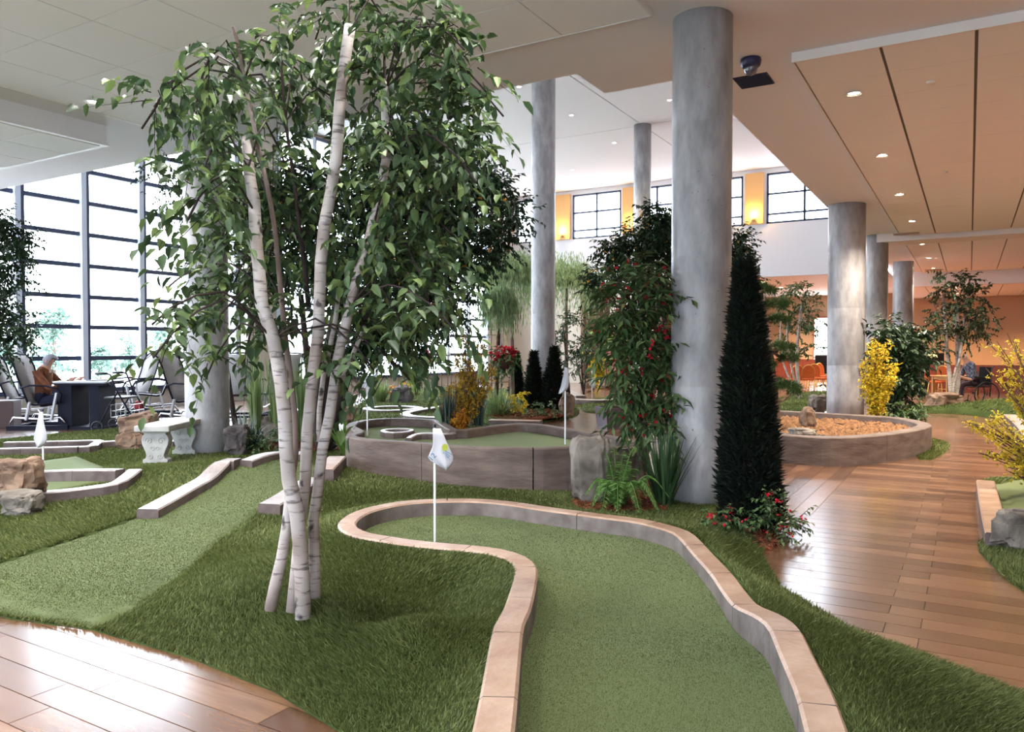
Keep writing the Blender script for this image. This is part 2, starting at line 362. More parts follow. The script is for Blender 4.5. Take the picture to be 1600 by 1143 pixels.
def patch(name, poly, zf, m, spacing, parent=None, near=None, thick=.03):
    poly = [tuple(map(float, p[:2])) for p in poly]
    B = []
    n = len(poly)
    for i in range(n):
        a, b = np.array(poly[i]), np.array(poly[(i + 1) % n]); k = max(1, int(np.linalg.norm(b - a) / (spacing * 1.2)))
        for j in range(k): B.append(tuple(a + (b - a) * j / k))
    P = np.array(B); x0, y0 = P.min(0); x1, y1 = P.max(0)
    gx, gy = np.meshgrid(np.arange(x0, x1, spacing), np.arange(y0, y1, spacing)); gx = gx.ravel() + RNG.uniform(-.2, .2, gx.size) * spacing; gy = gy.ravel() + RNG.uniform(-.2, .2, gy.size) * spacing
    k = inpoly(P, gx, gy) & (dpoly(P, gx, gy) > spacing * .5)
    pts = [Vector(b) for b in B] + [Vector(p) for p in zip(gx[k], gy[k])]
    nb = len(B)
    r = geometry.delaunay_2d_cdt(pts, [(i, (i + 1) % nb) for i in range(nb)], [], 1, 1e-5)
    vv = np.array([(v.x, v.y) for v in r[0]]); z = zf(vv[:, 0], vv[:, 1]) * np.ones(len(vv))
    V = [(a, b, c) for (a, b), c in zip(vv, z)]; Fc = [tuple(f) for f in r[2]]
    cen = np.array([(vv[list(f)].mean(0)) for f in Fc]); keep = inpoly(P, cen[:, 0], cen[:, 1]); Fc = [f for f, kk in zip(Fc, keep) if kk]
    out = []
    for f in Fc:
        a, b, c = (vv[i] for i in f[:3])
        out.append(f if (b[0] - a[0]) * (c[1] - a[1]) - (b[1] - a[1]) * (c[0] - a[0]) > 0 else f[::-1])
    # skirt along the rim
    cnt = {}
    for f in out:
        for i in range(len(f)): cnt.setdefault(frozenset((f[i], f[(i + 1) % len(f)])), []).append((f[i], f[(i + 1) % len(f)]))
    low = {}
    for e, l in cnt.items():
        if len(l) == 1:
            a, b = l[0]
            for i in (a, b):
                if i not in low: low[i] = len(V); V.append((V[i][0], V[i][1], V[i][2] - thick))
            out.append((b, a, low[a], low[b]))
    return link(name, mesh_np(name, V, out, m, True), parent)
def blades(name, poly, zf, m, n, parent, hgt=(.016, .034), wid=.0040, excl=(), far=4.0, nap=(.35, -.6), avoid=None):
    P = np.asarray(poly, float)[:, :2]; x0, y0 = P.min(0); x1, y1 = P.max(0); X = np.zeros(0); Y = np.zeros(0)
    while len(X) < n:
        k = n * 4; x = RNG.uniform(x0, x1, k); y = RNG.uniform(y0, y1, k)
        dd = np.maximum(-x * math.sin(YAW) + y * math.cos(YAW), .5); lat = x * math.cos(YAW) + y * math.sin(YAW)
        ok = (RNG.uniform(0, 1, k) < np.clip((far / dd) ** 2, 0, 1)) & (np.abs(lat) < dd * .74 + .3)
        x, y = x[ok], y[ok]; ok = inpoly(P, x, y)
        x, y = x[ok], y[ok]
        for e in excl:
            ok = ~inpoly(e, x, y); x, y = x[ok], y[ok]
        if avoid is not None:
            ok = dpoly(avoid, x, y, False) > .078; x, y = x[ok], y[ok]
        X = np.concatenate([X, x]); Y = np.concatenate([Y, y])
    X, Y = X[:n], Y[:n]; Z = zf(X, Y)
    dd = np.maximum(-X * math.sin(YAW) + Y * math.cos(YAW), 2.2); sc = np.clip(dd / 4.0, .8, 3.0)
    h = RNG.uniform(*hgt, n); w = wid * sc * RNG.uniform(.7, 1.3, n); a = RNG.uniform(0, PI, n)
    sw = np.sin(X * 2.3 + 1.7 * np.sin(Y * 1.9)) * .55; sw2 = np.cos(Y * 2.9 + 1.3 * np.sin(X * 2.1)) * .55
    lx = (nap[0] + sw + RNG.normal(0, .5, n)) * h; ly = (nap[1] * 0.6 + sw2 + RNG.normal(0, .5, n)) * h
    V = np.zeros((n, 3, 3), np.float32)
    V[:, 0] = np.stack([X - np.cos(a) * w, Y - np.sin(a) * w, Z - .004], 1); V[:, 1] = np.stack([X + np.cos(a) * w, Y + np.sin(a) * w, Z - .004], 1)
    V[:, 2] = np.stack([X + lx, Y + ly, Z + h], 1)
    o = link(name, mesh_tris(name, V, m), parent); o['kind'] = 'stuff'; return o
def sweep_block(P, width, height, top_crown=.0):
    """one block of a curb: P is a list of 3-D points on the top centre line"""
    vs = []; fs = []; n = len(P); ch = .012
    for i, p in enumerate(P):
        t = (P[min(i + 1, n - 1)] - P[max(i - 1, 0)]).copy(); t[2] = 0; t /= max(1e-9, np.linalg.norm(t)); r = np.array([t[1], -t[0], 0])
        h = height[i] if hasattr(height, '__len__') else height; w = width / 2
        for o, dz in ((-w, -h), (-w, -ch), (-w + ch, 0), (w - ch, 0), (w, -ch), (w, -h)):
            q = p + r * o; vs.append((q[0], q[1], q[2] + dz))
    for i in range(n - 1):
        for k in range(6):
            a, b = i * 6 + k, i * 6 + (k + 1) % 6; fs.append((a, a + 6, b + 6, b))
    fs += [tuple(range(6)), tuple(range((n - 1) * 6, n * 6))[::-1]]
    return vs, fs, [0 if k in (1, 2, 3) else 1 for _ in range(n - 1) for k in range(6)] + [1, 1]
def curb(name, label, path, width, height, m, seg=.75, cat='curb', part='coping_stone', closed=False, gap=.006, group=None, side=None):
    base = path[0]; t = thing(name, label, cat, (base[0], base[1], max(0, base[2] - (height if not hasattr(height, '__len__') else height[0]))), 0, group)
    off = np.array(t.location)
    P = [np.array(p) for p in path]
    if closed: P = P + [P[0]]
    L = [0]
    for i in range(1, len(P)): L.append(L[-1] + np.linalg.norm(P[i] - P[i - 1]))
    n = max(1, round(L[-1] / seg))
    def at(s):
        s = min(max(s, 0), L[-1]); i = min(int(np.searchsorted(L, s, 'right')) - 1, len(P) - 2); u = (s - L[i]) / max(1e-9, L[i + 1] - L[i]); return P[i] + (P[i + 1] - P[i]) * u
    for k in range(n):
        s0, s1 = L[-1] * k / n + gap / 2, L[-1] * (k + 1) / n - gap / 2; q = max(2, int((s1 - s0) / .09) + 1)
        pts = [at(s0 + (s1 - s0) * j / (q - 1)) - off for j in range(q)]
        vs, fs, mi = sweep_block(pts, width, height); me = mesh_np(part, vs, fs, m)
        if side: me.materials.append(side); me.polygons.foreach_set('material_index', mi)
        link(part, me, t)
    return t
# ================================================================== floor of wood-look planks
fl = MB().box(-19.2, 7, -3, 44, -.25, -.006).build('floor', M_grout); tag(fl, 'glossy wood-look plank floor running through the hall', kind='structure')
PL, PWD = 1.03, .17
near, far_ = [], []
XB = -1.22
def floor_cells():
    r = 0; y = 1.785 - PWD * 20
    while y < 43:
        x = -3.47 - PL * 16 + (.17 if r % 2 else 0)
        while x < 6:
            yield x, x + PL, y, y + PWD; x += PL
        y += PWD; r += 1
TP = np.array(TERR)
cells = np.array([c for c in floor_cells()])
zone = (cells[:, 2] > 7.39) & (cells[:, 2] < 15.2) & (cells[:, 0] > -4.8)
cross = zone & (cells[:, 0] < XB) & (cells[:, 1] > XB); cells[cross, 0] = XB
cells = cells[~(zone & (cells[:, 1] <= XB + .001))]; cells = cells[(cells[:, 0] > -18.6)]
YZ0 = cells[:, 2][cells[:, 2] > 7.39].min()
extra = []
x = XB
k = 0
while x > -4.3:
    y = YZ0 - .5 * (k % 2)
    while y < 15.2:
        extra.append((x - PWD, x, max(y, YZ0), min(y + PL, 15.2))); y += PL
    x -= PWD; k += 1
extra = np.array(extra)
def show(c):
    cx, cy = (c[:, 0] + c[:, 1]) / 2, (c[:, 2] + c[:, 3]) / 2
    buried = np.ones(len(c), bool)
    for xi in (0, 1):
        for yi in (2, 3): buried &= inpoly(TERR, c[:, xi], c[:, yi]) & (dpoly(TERR, c[:, xi], c[:, yi]) > .1)
    dd = -cx * math.sin(YAW) + cy * math.cos(YAW); lat = cx * math.cos(YAW) + cy * math.sin(YAW)
    inview = (dd > 2.2) & (np.abs(lat) < dd * .70 + .6)
    return ~buried, inview, dd
def plank_mesh(lx, ly, m): return MB().box(-lx / 2, lx / 2, -ly / 2, ly / 2, -.012, 0)
pm = mesh_np('plank', *(lambda b: (b.v, b.f))(plank_mesh(PL - .005, PWD - .005, None)), M_plank)
rest = MB(); allc = []
for c, rot in ((cells, 0), (extra, 1)):
    keep, inv, dd = show(c)
    for q, d, iv in zip(c[keep], dd[keep], inv[keep]): allc.append((d if iv else 1e3 + d, tuple(q), rot))
allc.sort(key=lambda t: t[0])
for i, (d, q, rot) in enumerate(allc):
    if i < 300:
        o = link('plank', pm, fl, ((q[0] + q[1]) / 2, (q[2] + q[3]) / 2, 0))
        ln = (q[3] - q[2]) if rot else (q[1] - q[0])
        if rot: o.rotation_euler = (0, 0, PI / 2)
        if abs(ln - PL) > 1e-3: o.scale = ((ln - .005) / (PL - .005), 1, 1)
    else:
        b = len(rest.v); z = 0
        rest.v += [(q[0] + .0025, q[2] + .0025, 0), (q[1] - .0025, q[2] + .0025, 0), (q[1] - .0025, q[3] - .0025, 0), (q[0] + .0025, q[3] - .0025, 0)]
        lowv = [(v[0], v[1], -.012) for v in rest.v[-4:]]; rest.v += lowv
        rest.f += [(b, b + 1, b + 2, b + 3), (b, b + 4, b + 5, b + 1), (b + 1, b + 5, b + 6, b + 2), (b + 2, b + 6, b + 7, b + 3), (b + 3, b + 7, b + 4, b)]
ro = link('plank_field', mesh_np('plank_field', rest.v, rest.f, M_plank), fl); ro['kind'] = 'stuff'
tag(link('ground', MB().box(-400, 300, -200, 500, -.4, -.3).build('lawn_tmp', mat('bounce_ground', (.42, .44, .40), .9, .1, col2=(.55, .55, .53), scale=.15)).data), 'outside ground made pale to bounce daylight up to the soffits', kind='structure')  # pale tone chosen so the ground bounces daylight onto the soffits
bpy.data.objects.remove(bpy.data.objects['lawn_tmp'])

# ================================================================== ceilings
ce = MB()
ce.box(XW, -3.85, -3, YS, SLAB, SLAB + .5).box(-3.85, XE, -3, YS2, SLAB, SLAB + .5).box(XE, 7, -3, 44, SLAB, SLAB + .5)
ce.box(XE, XE + .25, YS2, YF, SLAB + .5, HIGH + .2).box(XW, XE, YS - .25, YS, SLAB + .5, HIGH + .2).box(-3.85, XE, YS, YS2, SLAB + .5, SLAB + .7)
ceo = ce.build('ceiling', M_gyp); tag(ceo, 'low plain gypsum soffit carried by the concrete columns', kind='structure')
hc = thing('ceiling', 'high flat ceiling of large panels over the atrium', None); tag(hc, kind='structure')
MB().box(XW, XE, YS - .2, YF + .3, HIGH + .06, HIGH + .2).build('ceiling_backing', M_groove, hc)
for xa, xb in ((XW, -8.9), (-8.9, XE)):
    for ya, yb in ((YS, 15.6), (15.6, 23.1), (23.1, YF)):
        MB().box(xa + .02, xb - .02, ya + .02, yb - .02, HIGH, HIGH + .06).build('ceiling_panel', M_gyp, hc)
def tiled(name, label, xs, ys, z, m, edge=.09, gx=.022, gy=.008, drop=0):
    c = thing(name, label, None, (0, 0, 0)); tag(c, kind='structure')
    MB().box(xs[0] + .01, xs[-1] - .01, ys[0] + .01, ys[-1] - .01, z + .02, SLAB - .002 if z < SLAB else SLAB + .02).build('panel_backing', M_groove, c)
    fr = MB(); a, b, p, q = xs[0], xs[-1], ys[0], ys[-1]; w = .02
    zt = z + edge
    fr.box(a - w, b + w, p - w, p, z - .004, zt).box(a - w, b + w, q, q + w, z - .004, zt).box(a - w, a, p, q, z - .004, zt).box(b, b + w, p, q, z - .004, zt)
    fr.build('edge_trim', M_trimw if m is M_tile else M_gypw, c)
    cache = {}
    for i in range(len(xs) - 1):
        for j in range(len(ys) - 1):
            lx, ly = xs[i + 1] - xs[i] - gx, ys[j + 1] - ys[j] - gy; key = (round(lx, 3), round(ly, 3))
            if key not in cache: b_ = MB().box(-lx / 2, lx / 2, -ly / 2, ly / 2, 0, .016); cache[key] = mesh_np('ceiling_tile', b_.v, b_.f, m)
            link('ceiling_tile', cache[key], c, ((xs[i] + xs[i + 1]) / 2, (ys[j] + ys[j + 1]) / 2, z))
    return c
tiled('ceiling', 'white tiled ceiling panel set in the low soffit above the birch', [-9.82 + .907 * i for i in range(9)], [.9 + .85 * i for i in range(8)], SLAB - .03, M_tile, edge=.028, gx=.012, gy=.010)
tiled('ceiling', 'cream tiled ceiling panel dropped below the soffit along the plank walkway', [-1.62 + .822 * i for i in range(8)], [8.55 + .847 * i for i in range(18)], 4.5, M_tile2, edge=.098, gx=.03, gy=.008)
tiled('ceiling', 'cream tiled ceiling panel beyond the cross beam with downlights', [-1.62 + .822 * i for i in range(8)], [24.3 + .85 * i for i in range(13)], 4.5, M_tile2, edge=.098, gx=.03, gy=.008)
MB().box(-2.2, 5, 23.1, 24.1, 4.38, SLAB).build('ceiling', M_gypw); o = bpy.data.objects['ceiling.005'] if 'ceiling.005' in bpy.data.objects else None
for o in [o for o in bpy.data.objects if o.name.startswith('ceiling') and o.parent is None and 'label' not in o]: tag(o, 'cream cross beam dropping between the two cream tiled panels', kind='structure')
lo = tiled('ceiling', 'low warm tiled ceiling at the far end of the walkway', [-2.5 + .9 * i for i in range(10)], [35.4 + .9 * i for i in range(10)], 4.03, M_tile2, edge=.05, gx=.03, gy=.012)
o = MB().box(XE, 7, 35.1, 35.38, 4.0, SLAB).build('trim_1', M_gypw); tag(o, 'cream fascia where the ceiling steps down at the far end', kind='structure')
o = MB().box(-18, XE, YF + .32, 44, 4.32, 4.5).build('ceiling', M_gypw); tag(o, 'low ceiling of the room below the clerestory', kind='structure')
# dropped box by the window wall
bx = thing('ceiling', 'dropped ceiling box with tiled underside beside the window wall', None); tag(bx, kind='structure')
bb = MB(); bb.box(-13.4, -10.38, -.5, 6.47, 4.36, SLAB).build('box_shell', M_gyp, bx)
MB().box(-13.42, -10.36, -.52, 6.49, 4.325, 4.36).build('edge_trim', M_trimw, bx)
tb = mesh_np('ceiling_tile', *(lambda b: (b.v, b.f))(MB().box(-.41, .41, -.41, .41, 0, .012)), M_tile)
for i in range(3):
    for j in range(8): link('ceiling_tile', tb, bx, (-10.86 - .84 * i, 6.0 - .84 * j, 4.316))

# ================================================================== walls
def wall(name, label, boxes, m):
    b = MB()
    for q in boxes: b.box(*q)
    return tag(b.build(name, m), label, kind='structure')
WX0, WX1 = [-17.9, -15.85, -13.1, -10.3, -7.1, -3.4], None
# clerestory wall: sill 6.35, head 8.3
wins = [(-18.1, -16.1), (-15.2, -12.9), (-12.0, -10.6), (-10.1, -7.75), (-6.85, -4.05)]
fb = [(XW, XE, YF, YF + .3, 4.3, 6.35), (XW, XE, YF, YF + .3, 8.3, HIGH + .2)]
edges = [XW] + [v for w in wins for v in w] + [XE]
for i in range(0, len(edges), 2): fb.append((edges[i], edges[i + 1], YF, YF + .3, 6.35, 8.3))
wall('wall_far', 'white clerestory wall above the low room', fb, M_white)
wall('wall_far', 'tan wall at the far end of the low room and walkway', [(-18, 7, 43.6, 43.9, 0, 4.6)], M_tan)
wall('wall_far', 'beige wall under the clerestory next to the window wall', [(XW, -14.8, YF, YF + .3, 0, 4.3), (-13.4, -11.2, YF, YF + .3, 0, 4.3)], M_beige)
wall('wall_left', 'beige end wall of the low room under the clerestory', [(-18.3, -18, YF + .3, 43.9, 0, 4.5)], M_beige)
wall('wall_right', 'warm tan wall on the far side of the walkway', [(6.6, 6.9, -3, 44, 0, 4.6)], M_tan)
wall('wall_back', 'beige wall behind the course around the added fill window', [(XW, 7, -3.3, -3, 0, .6), (XW, 7, -3.3, -3, 4.4, 4.6), (6.0, 7, -3.3, -3, .6, 4.4)], M_beige)
w8 = thing('window_8', 'unseen glazed band added behind the course for frontal daylight', None); tag(w8, kind='structure')  # window added behind the camera as soft frontal fill
for i in range(13): MB().box(XW + 2.04 * i - .04, XW + 2.04 * i + .04, -3.2, -3.06, .6, 4.4).build('mullion', M_mull, w8)
for i in range(12): MB().box(XW + 2.04 * i + .04, XW + 2.04 * (i + 1) - .04, -3.15, -3.14, .6, 4.4).build('pane', M_glassd, w8)
wall('wall_left', 'beige wall pier and low sill under the glazing', [(XW - .3, XW, -3, 29.2, -.1, .50), (XW - .3, XW + .05, 29.2, YF, 0, HIGH), (XW - .3, XW, -3, 29.2, HIGH - .15, HIGH + .2), (XW - .25, XW + .12, 15.75, 17.0, 0, HIGH)], M_beige)
for xa in (-15.2 - .9, -12.9, -7.75):
    o = MB().box(xa + .1, xa + .8, YF - .10, YF, 6.36, 8.35).build('trim_2', M_orange); tag(o, 'orange pilaster between the clerestory windows', kind='structure')
pt = MB().box(-1.2, 6.5, 31.0, 31.12, 0, .95).build('partition', M_wains)
tag(pt, 'low red-brown wooden partition behind the wheelchair table', 'partition')
o = MB().box(-9.5, -2.5, 40.0, 40.1, 0, 1.0).build('wainscot', M_wains); tag(o, 'red-brown wainscot behind the orange chairs', 'wainscot')
# far doorway and window
d = thing('door_1', 'brown wooden door under the clerestory wall', None); tag(d, kind='structure')
MB().box(-13.55, -12.45, YF - .06, YF + .1, 0, 2.45).build('door_frame', M_wains, d); MB().box(-13.45, -12.55, YF - .09, YF - .05, .02, 2.35).build('door_leaf', mat('door_wood', (.20, .06, .03), .4), d)
w3 = thing('window_3', 'narrow bright window at the back of the low room', None); tag(w3, kind='structure')
p = AY(1294, 545, 43.5)
MB().box(p[0] - .75, p[0] + .75, 43.5, 43.62, .3, 3.2).build('window_frame', M_wains, w3)
M_day = emit('daylight_pane', (.8, .95, 1.0), 5.0)
for i in range(4): MB().box(p[0] - .68, p[0] + .68, 43.46, 43.5, .38 + .7 * i, 1.02 + .7 * i).build('pane', M_day, w3)

# ------------------------------------------------------------------ window wall
ZR = [.50, 1.28, 2.03, 2.76, 3.51, 4.26, 5.02, 5.78, 6.54, 7.3, 8.35]
MY = [9.4 + 1.5 * i for i in range(-8, 5)] + [17.0 + 1.5 * i for i in range(9)] 
MY = sorted(set(round(v, 2) for v in MY))
w1 = thing('window_1', 'tall grid of slate-blue mullions glazing the left side', None); tag(w1, kind='structure')
b_ = MB().box(-.02, .12, -.05, .05, .5, 8.35); mv = mesh_np('mullion', b_.v, b_.f, M_mull)
b_ = MB().box(.10, .30, -.05, .075, .5, 8.35); mf = mesh_np('mullion_fin', b_.v, b_.f, M_mullw)
for y in MY:
    link('mullion', mv, w1, (XW, y + .05, 0)); link('mullion_fin', mf, w1, (XW - .1, y - .09, 0))
for z in ZR:
    MB().box(XW - .02, XW + .11, -2.9, 29.2, z - .05, z + .05).build('transom', M_mull, w1)
cache = {}
for i in range(len(MY) - 1):
    if 15.5 < MY[i] < 16.9: continue
    for j in range(len(ZR) - 1):
        ly, lz = MY[i + 1] - MY[i], ZR[j + 1] - ZR[j]; key = (round(ly, 2), round(lz, 2))
        if key not in cache: b_ = MB().box(-.006, .006, -ly / 2, ly / 2, -lz / 2, lz / 2); cache[key] = mesh_np('pane', b_.v, b_.f, M_glass)
        link('pane', cache[key], w1, (XW, (MY[i] + MY[i + 1]) / 2 + .05, (ZR[j] + ZR[j + 1]) / 2))
# ------------------------------------------------------------------ clerestory windows
for n, (xa, xb) in enumerate(wins):
    w = thing('window_2' if n == 0 else 'window_%d' % (n + 3), 'slate-framed clerestory window with %s' % ('a stepped sill in front of the white wall' if n == 4 else 'six panes high on the far wall'), None); tag(w, kind='structure')
    fr = MB()
    for x in (xa + .04, (xa + xb) / 2, xb - .04): fr.box(x - .04, x + .04, YF + .02, YF + .14, 6.35, 8.3)
    fr.build('mullion', M_mull, w)
    tr = MB()
    for z in (6.39, 6.72, 7.5, 8.26): tr.box(xa, xb, YF + .02, YF + .14, z - .035, z + .035)
    tr.build('transom', M_mull, w)
    zz = [6.36, 6.72, 7.5, 8.28]; xs = [xa, (xa + xb) / 2, xb]
    for i in range(2):
        for j in range(3): MB().box(xs[i] + .01, xs[i + 1] - .01, YF + .07, YF + .085, zz[j], zz[j + 1]).build('pane', M_glass, w)

# ================================================================== columns
def column(x, y, d, z1, label, z0=-.05):
    n = 48; r = d / 2; prof = [(r, z0), (r, z0 + .5)]; z = z0 + 1.2
    while z < z1 - .3: prof += [(r, z - .012), (r - .002, z), (r, z + .012)]; z += 1.22
    prof += [(r, z1)]
    t = MB().lathe(prof, n).build('concrete_column', M_conc, None, True, loc=(x, y, 0))
    return tag(t, label, 'column', kind='thing')
column(-2.20, 7.25, .555, SLAB, 'thick grey concrete column beside the dark arborvitae')
column(-2.31, 18.1, .75, SLAB, 'concrete column rising behind the gravel planter and yellow bush')
column(-2.21, 23.4, .56, SLAB, 'concrete column in shade behind the gravel planter column')
column(-1.9, 28.4, .62, 4.35, 'short concrete column under the far cream ceiling panel')
column(-8.92, 6.95, .57, SLAB, 'concrete column next to the carved stone bench')
column(-9.2, 17.1, .60, HIGH, 'tall slim concrete column behind the dark junipers')
column(-8.9, 23.1, .54, HIGH, 'tallest thin concrete column reaching the high ceiling by the clerestory')
# ================================================================== turf, greens, curbs
M_blade = leafmat('turf_blade', (.062, .086, .022), (.160, .190, .055), .6, .24, (.27, .29, .11))
M_fuzz = leafmat('putting_fuzz', (.058, .076, .020), (.118, .138, .043), .7, .15)

def on(pts, lift=0.0): return [M(x, y, lift) for x, y in pts]
def mid(a, b, t=.5): return a + (b - a) * t
# lane with the hump, left of the birch
LANE = [(-8.2, 2.08), (-6.5, 2.17), (-4.64, 2.26)] + [tuple(M(x, y)[:2]) for x, y in ((145, 983), (230, 938), (285, 900), (340, 845), (415, 790), (448, 768))]
LANE += [(-5.25, 5.2), (-5.5, 5.75), (-6.05, 6.2), (-6.5, 6.15), (-6.75, 5.75)] + [tuple(M(x, y)[:2]) for x, y in ((305, 762), (222, 803), (100, 845), (0, 878))] + [(-8.8, 3.2)]
H0 = H
def Hl(x, y): return np.maximum(H0(x, y) - .014, .008)
def H(x, y): return H0(x, y) - .05 * (inpoly(LANE, x, y) & (dpoly(LANE, x, y) > .015))
def Ho(x, y): return H0(x, y) + .012
turf = patch('ground', TERR, H, M_turf, .08, thick=.03); tag(turf, 'rolling mounds of long artificial turf around the putting lanes', kind='structure')
lane = patch('putting_lane', LANE, Hl, M_green, .09, thick=.02); tag(lane, 'short-pile putting lane running up over a hump behind the birch', 'putting green')
OVAL = smooth_path([np.append(M(x, y)[:2], 0) for x, y in ((60, 768), (130, 760), (185, 748), (205, 738), (180, 734), (120, 735), (50, 740))], .1, True)
OVAL = [tuple(p[:2]) for p in OVAL]
o = patch('putting_green', OVAL, Ho, M_green, .12, thick=.02); tag(o, 'small oval putting green beside the layered tan rock', 'putting green')
LANE2 = [tuple(M(x, y)[:2]) for x, y in ((60, 722), (120, 714), (165, 731), (150, 737), (60, 740))]
o = patch('putting_lane', LANE2, Ho, M_green, .15, thick=.02); tag(o, 'pale rectangular lane end behind the oval green', 'putting green')
g12 = patch('putting_green', GREEN12, zgreen, M_green, .07, thick=.05); tag(g12, 'S-shaped putting green of hole 12 inside the tan curb', 'putting green')
blades('turf_blades', TERR, H, M_blade, 560000, turf, excl=(GREEN12, LANE, OVAL, LANE2), far=3.3, avoid=GREEN12)
blades('turf_pile', GREEN12, zgreen, M_fuzz, 110000, g12, hgt=(.004, .008), wid=.0020, far=3.2, nap=(.1, -.2))
blades('turf_pile', LANE, Hl, M_fuzz, 100000, lane, hgt=(.004, .008), wid=.0020, far=4.0, nap=(.1, -.2))

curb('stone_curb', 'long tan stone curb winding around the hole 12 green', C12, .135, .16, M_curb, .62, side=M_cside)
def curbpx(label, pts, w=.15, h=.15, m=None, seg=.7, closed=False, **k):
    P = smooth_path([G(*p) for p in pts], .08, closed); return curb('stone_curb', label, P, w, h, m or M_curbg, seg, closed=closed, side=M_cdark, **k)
def curbon(label, pts, top=.11, w=.15, m=None, seg=.8, closed=False, **k):
    P = smooth_path([M(x, y, top) for x, y in pts], .08, closed); return curb('stone_curb', label, P, w, top + .06, m or M_curbg, seg, closed=closed, side=M_cdark, **k)
curbon('grey stone curb climbing over the hump next to the column', ((230, 795), (262, 778), (300, 757), (322, 745), (338, 729), (349, 720), (360, 716), (372, 717)), .12, .19)
curbon('curved grey curb at the back of the hump behind the birch', ((384, 719), (405, 711), (428, 706), (450, 705), (480, 707)), .10, .16)
curbon('short grey curb end beside the birch trunks', ((420, 787), (440, 776), (462, 762), (490, 745)), .10, .2)
curbon('short tan curb behind the birch trunks by the raised wall', ((505, 733), (516, 722), (527, 712)), .12, .2, M_curb)
curbon('front curb of the oval green rising up the turf slope', ((58, 768), (100, 765), (140, 760), (178, 754), (196, 744), (211, 732)), .10, .14)
curbon('back curb of the oval green', ((46, 737), (80, 734.5), (120, 733), (160, 732.5), (188, 733)), .12, .12)
curbon('L-shaped grey curb near the glider seats', ((-60, 702), (0, 700), (60, 698.5), (110, 697), (140, 696), (148, 692), (153, 687), (110, 688), (60, 689), (8, 690)), .10, .13)
curbon('grey curb running from the L-shaped curb to the stacked rocks', ((150, 690), (178, 688), (205, 687)), .10, .13)
curbon('short grey curb stub behind the layered tan rock', ((-20, 723), (0, 720), (20, 718)), .10, .14)
curbon('grey curb stub beside the flag of the oval green', ((28, 732), (45, 729), (59, 727)), .10, .13)
curbon('pale curb stub between the bench legs', ((262, 689), (272, 686), (286, 684)), .10, .14)

# ------------------------------------------------------------------ raised walled green
RZ = .53
RING = [G(548, 680, RZ), G(575, 685.5, RZ), G(610, 688, RZ), G(645, 690, RZ), G(690, 694, RZ), G(740, 697, RZ), G(800, 698.5, RZ), G(850, 698.5, RZ), G(893, 697, RZ), np.array([-2.98, 7.12, RZ]), np.array([-2.92, 7.6, RZ]),
        G(920, 675, RZ), G(880, 668, RZ), G(850, 663.5, RZ), G(815, 661, RZ), G(775, 664, RZ), G(740, 668.5, RZ), G(712, 671, RZ), G(690, 660, RZ), G(680, 655.5, RZ), G(640, 653.5, RZ), G(600, 653.5, RZ), G(565, 657, RZ), G(548, 664, RZ), np.array([-6.2, 6.95, RZ])]
RP = smooth_path(RING, .1, True)
curb('raised_wall', 'curved form-cast concrete wall holding the raised green', RP, .12, [.53] * 400, M_wallc, 1.15, 'retaining wall', 'wall_panel', True, gap=.008)
RINGP = [tuple(p[:2]) for p in RP]
def flatz(z): return lambda x, y: np.full(np.shape(x), z)
o = patch('putting_green', RINGP, flatz(.425), M_green, .25, thick=.1); tag(o, 'raised putting green inside the concrete wall', 'putting green')
curbpx('pale inner curb dividing the raised green', ((638, 684, .47), (648, 678, .49), (668, 675.5, .50), (700, 677, .50), (720, 672, .5)), .08, .1)
curbpx('small leaf-shaped curb loop at the end of the raised green', ((598, 671, .5), (620, 668.8, .5), (643, 670, .5), (640, 673, .5), (612, 675, .5)), .06, .09, closed=True, seg=.6)
# ------------------------------------------------------------------ walled gravel planter
PZ = .37
PLN = [np.array(q + (PZ,)) for q in ((-3.6, 11.2), (-2.9, 10.85), (-2.27, 10.66), (-1.59, 10.63), (-1.18, 11.05), (-.88, 11.69), (-.63, 12.5), (-.60, 13.3), (-1.03, 14.21), (-1.64, 14.43), (-2.62, 14.64), (-3.4, 14.6), (-4.0, 13.8), (-4.1, 12.3))]
PP = smooth_path(PLN, .12, True); PLNP = [tuple(p[:2]) for p in PP]
curb('planter_wall', 'low curved brown concrete wall around the gravel planter', PP, .20, [.37] * 400, M_wallc, 1.6, 'retaining wall', 'wall_panel', True, gap=.006)
M_grav = mat('tan_gravel', (.07, .055, .05), .9, .1, col2=(.24, .13, .06), scale=2.2, detail=3, bump=.9, bscale=30)
o = patch('gravel_bed', PLNP, lambda x, y: .24 + .03 * np.sin(x * 3) * np.cos(y * 2), M_grav, .2, thick=.1); tag(o, 'bed of mulch and dark gravel inside the walled planter', 'gravel', kind='stuff')
# loose stones and bark lying in the bed
q = RNG.uniform((-4, 10.7), (-.6, 14.5), (2600, 2)); q = q[inpoly(PLNP, q[:, 0], q[:, 1]) & (dpoly(PLNP, q[:, 0], q[:, 1]) > .12)]
def pebbles(name, Q, z, smin, smax, m, parent):
    V = []
    base = np.array([(1, 0, 0), (0, 1, 0), (-1, 0, 0), (0, -1, 0), (0, 0, .7), (0, 0, -.5)]); T = [(0, 1, 4), (1, 2, 4), (2, 3, 4), (3, 0, 4)]
    for x, y in Q:
        s = random.uniform(smin, smax); a = random.uniform(0, PI); R = np.array(((math.cos(a), -math.sin(a), 0), (math.sin(a), math.cos(a), 0), (0, 0, 1)))
        b = (base * (s, s * random.uniform(.5, 1), s * .8)) @ R.T + (x, y, z + s * .1)
        for t in T: V += [b[i] for i in t]
    o2 = link(name, mesh_tris(name, V, m), parent); o2['kind'] = 'stuff'; return o2
M_bark = leafmat('bark_chip', (.12, .055, .022), (.28, .14, .06), .9, 0)
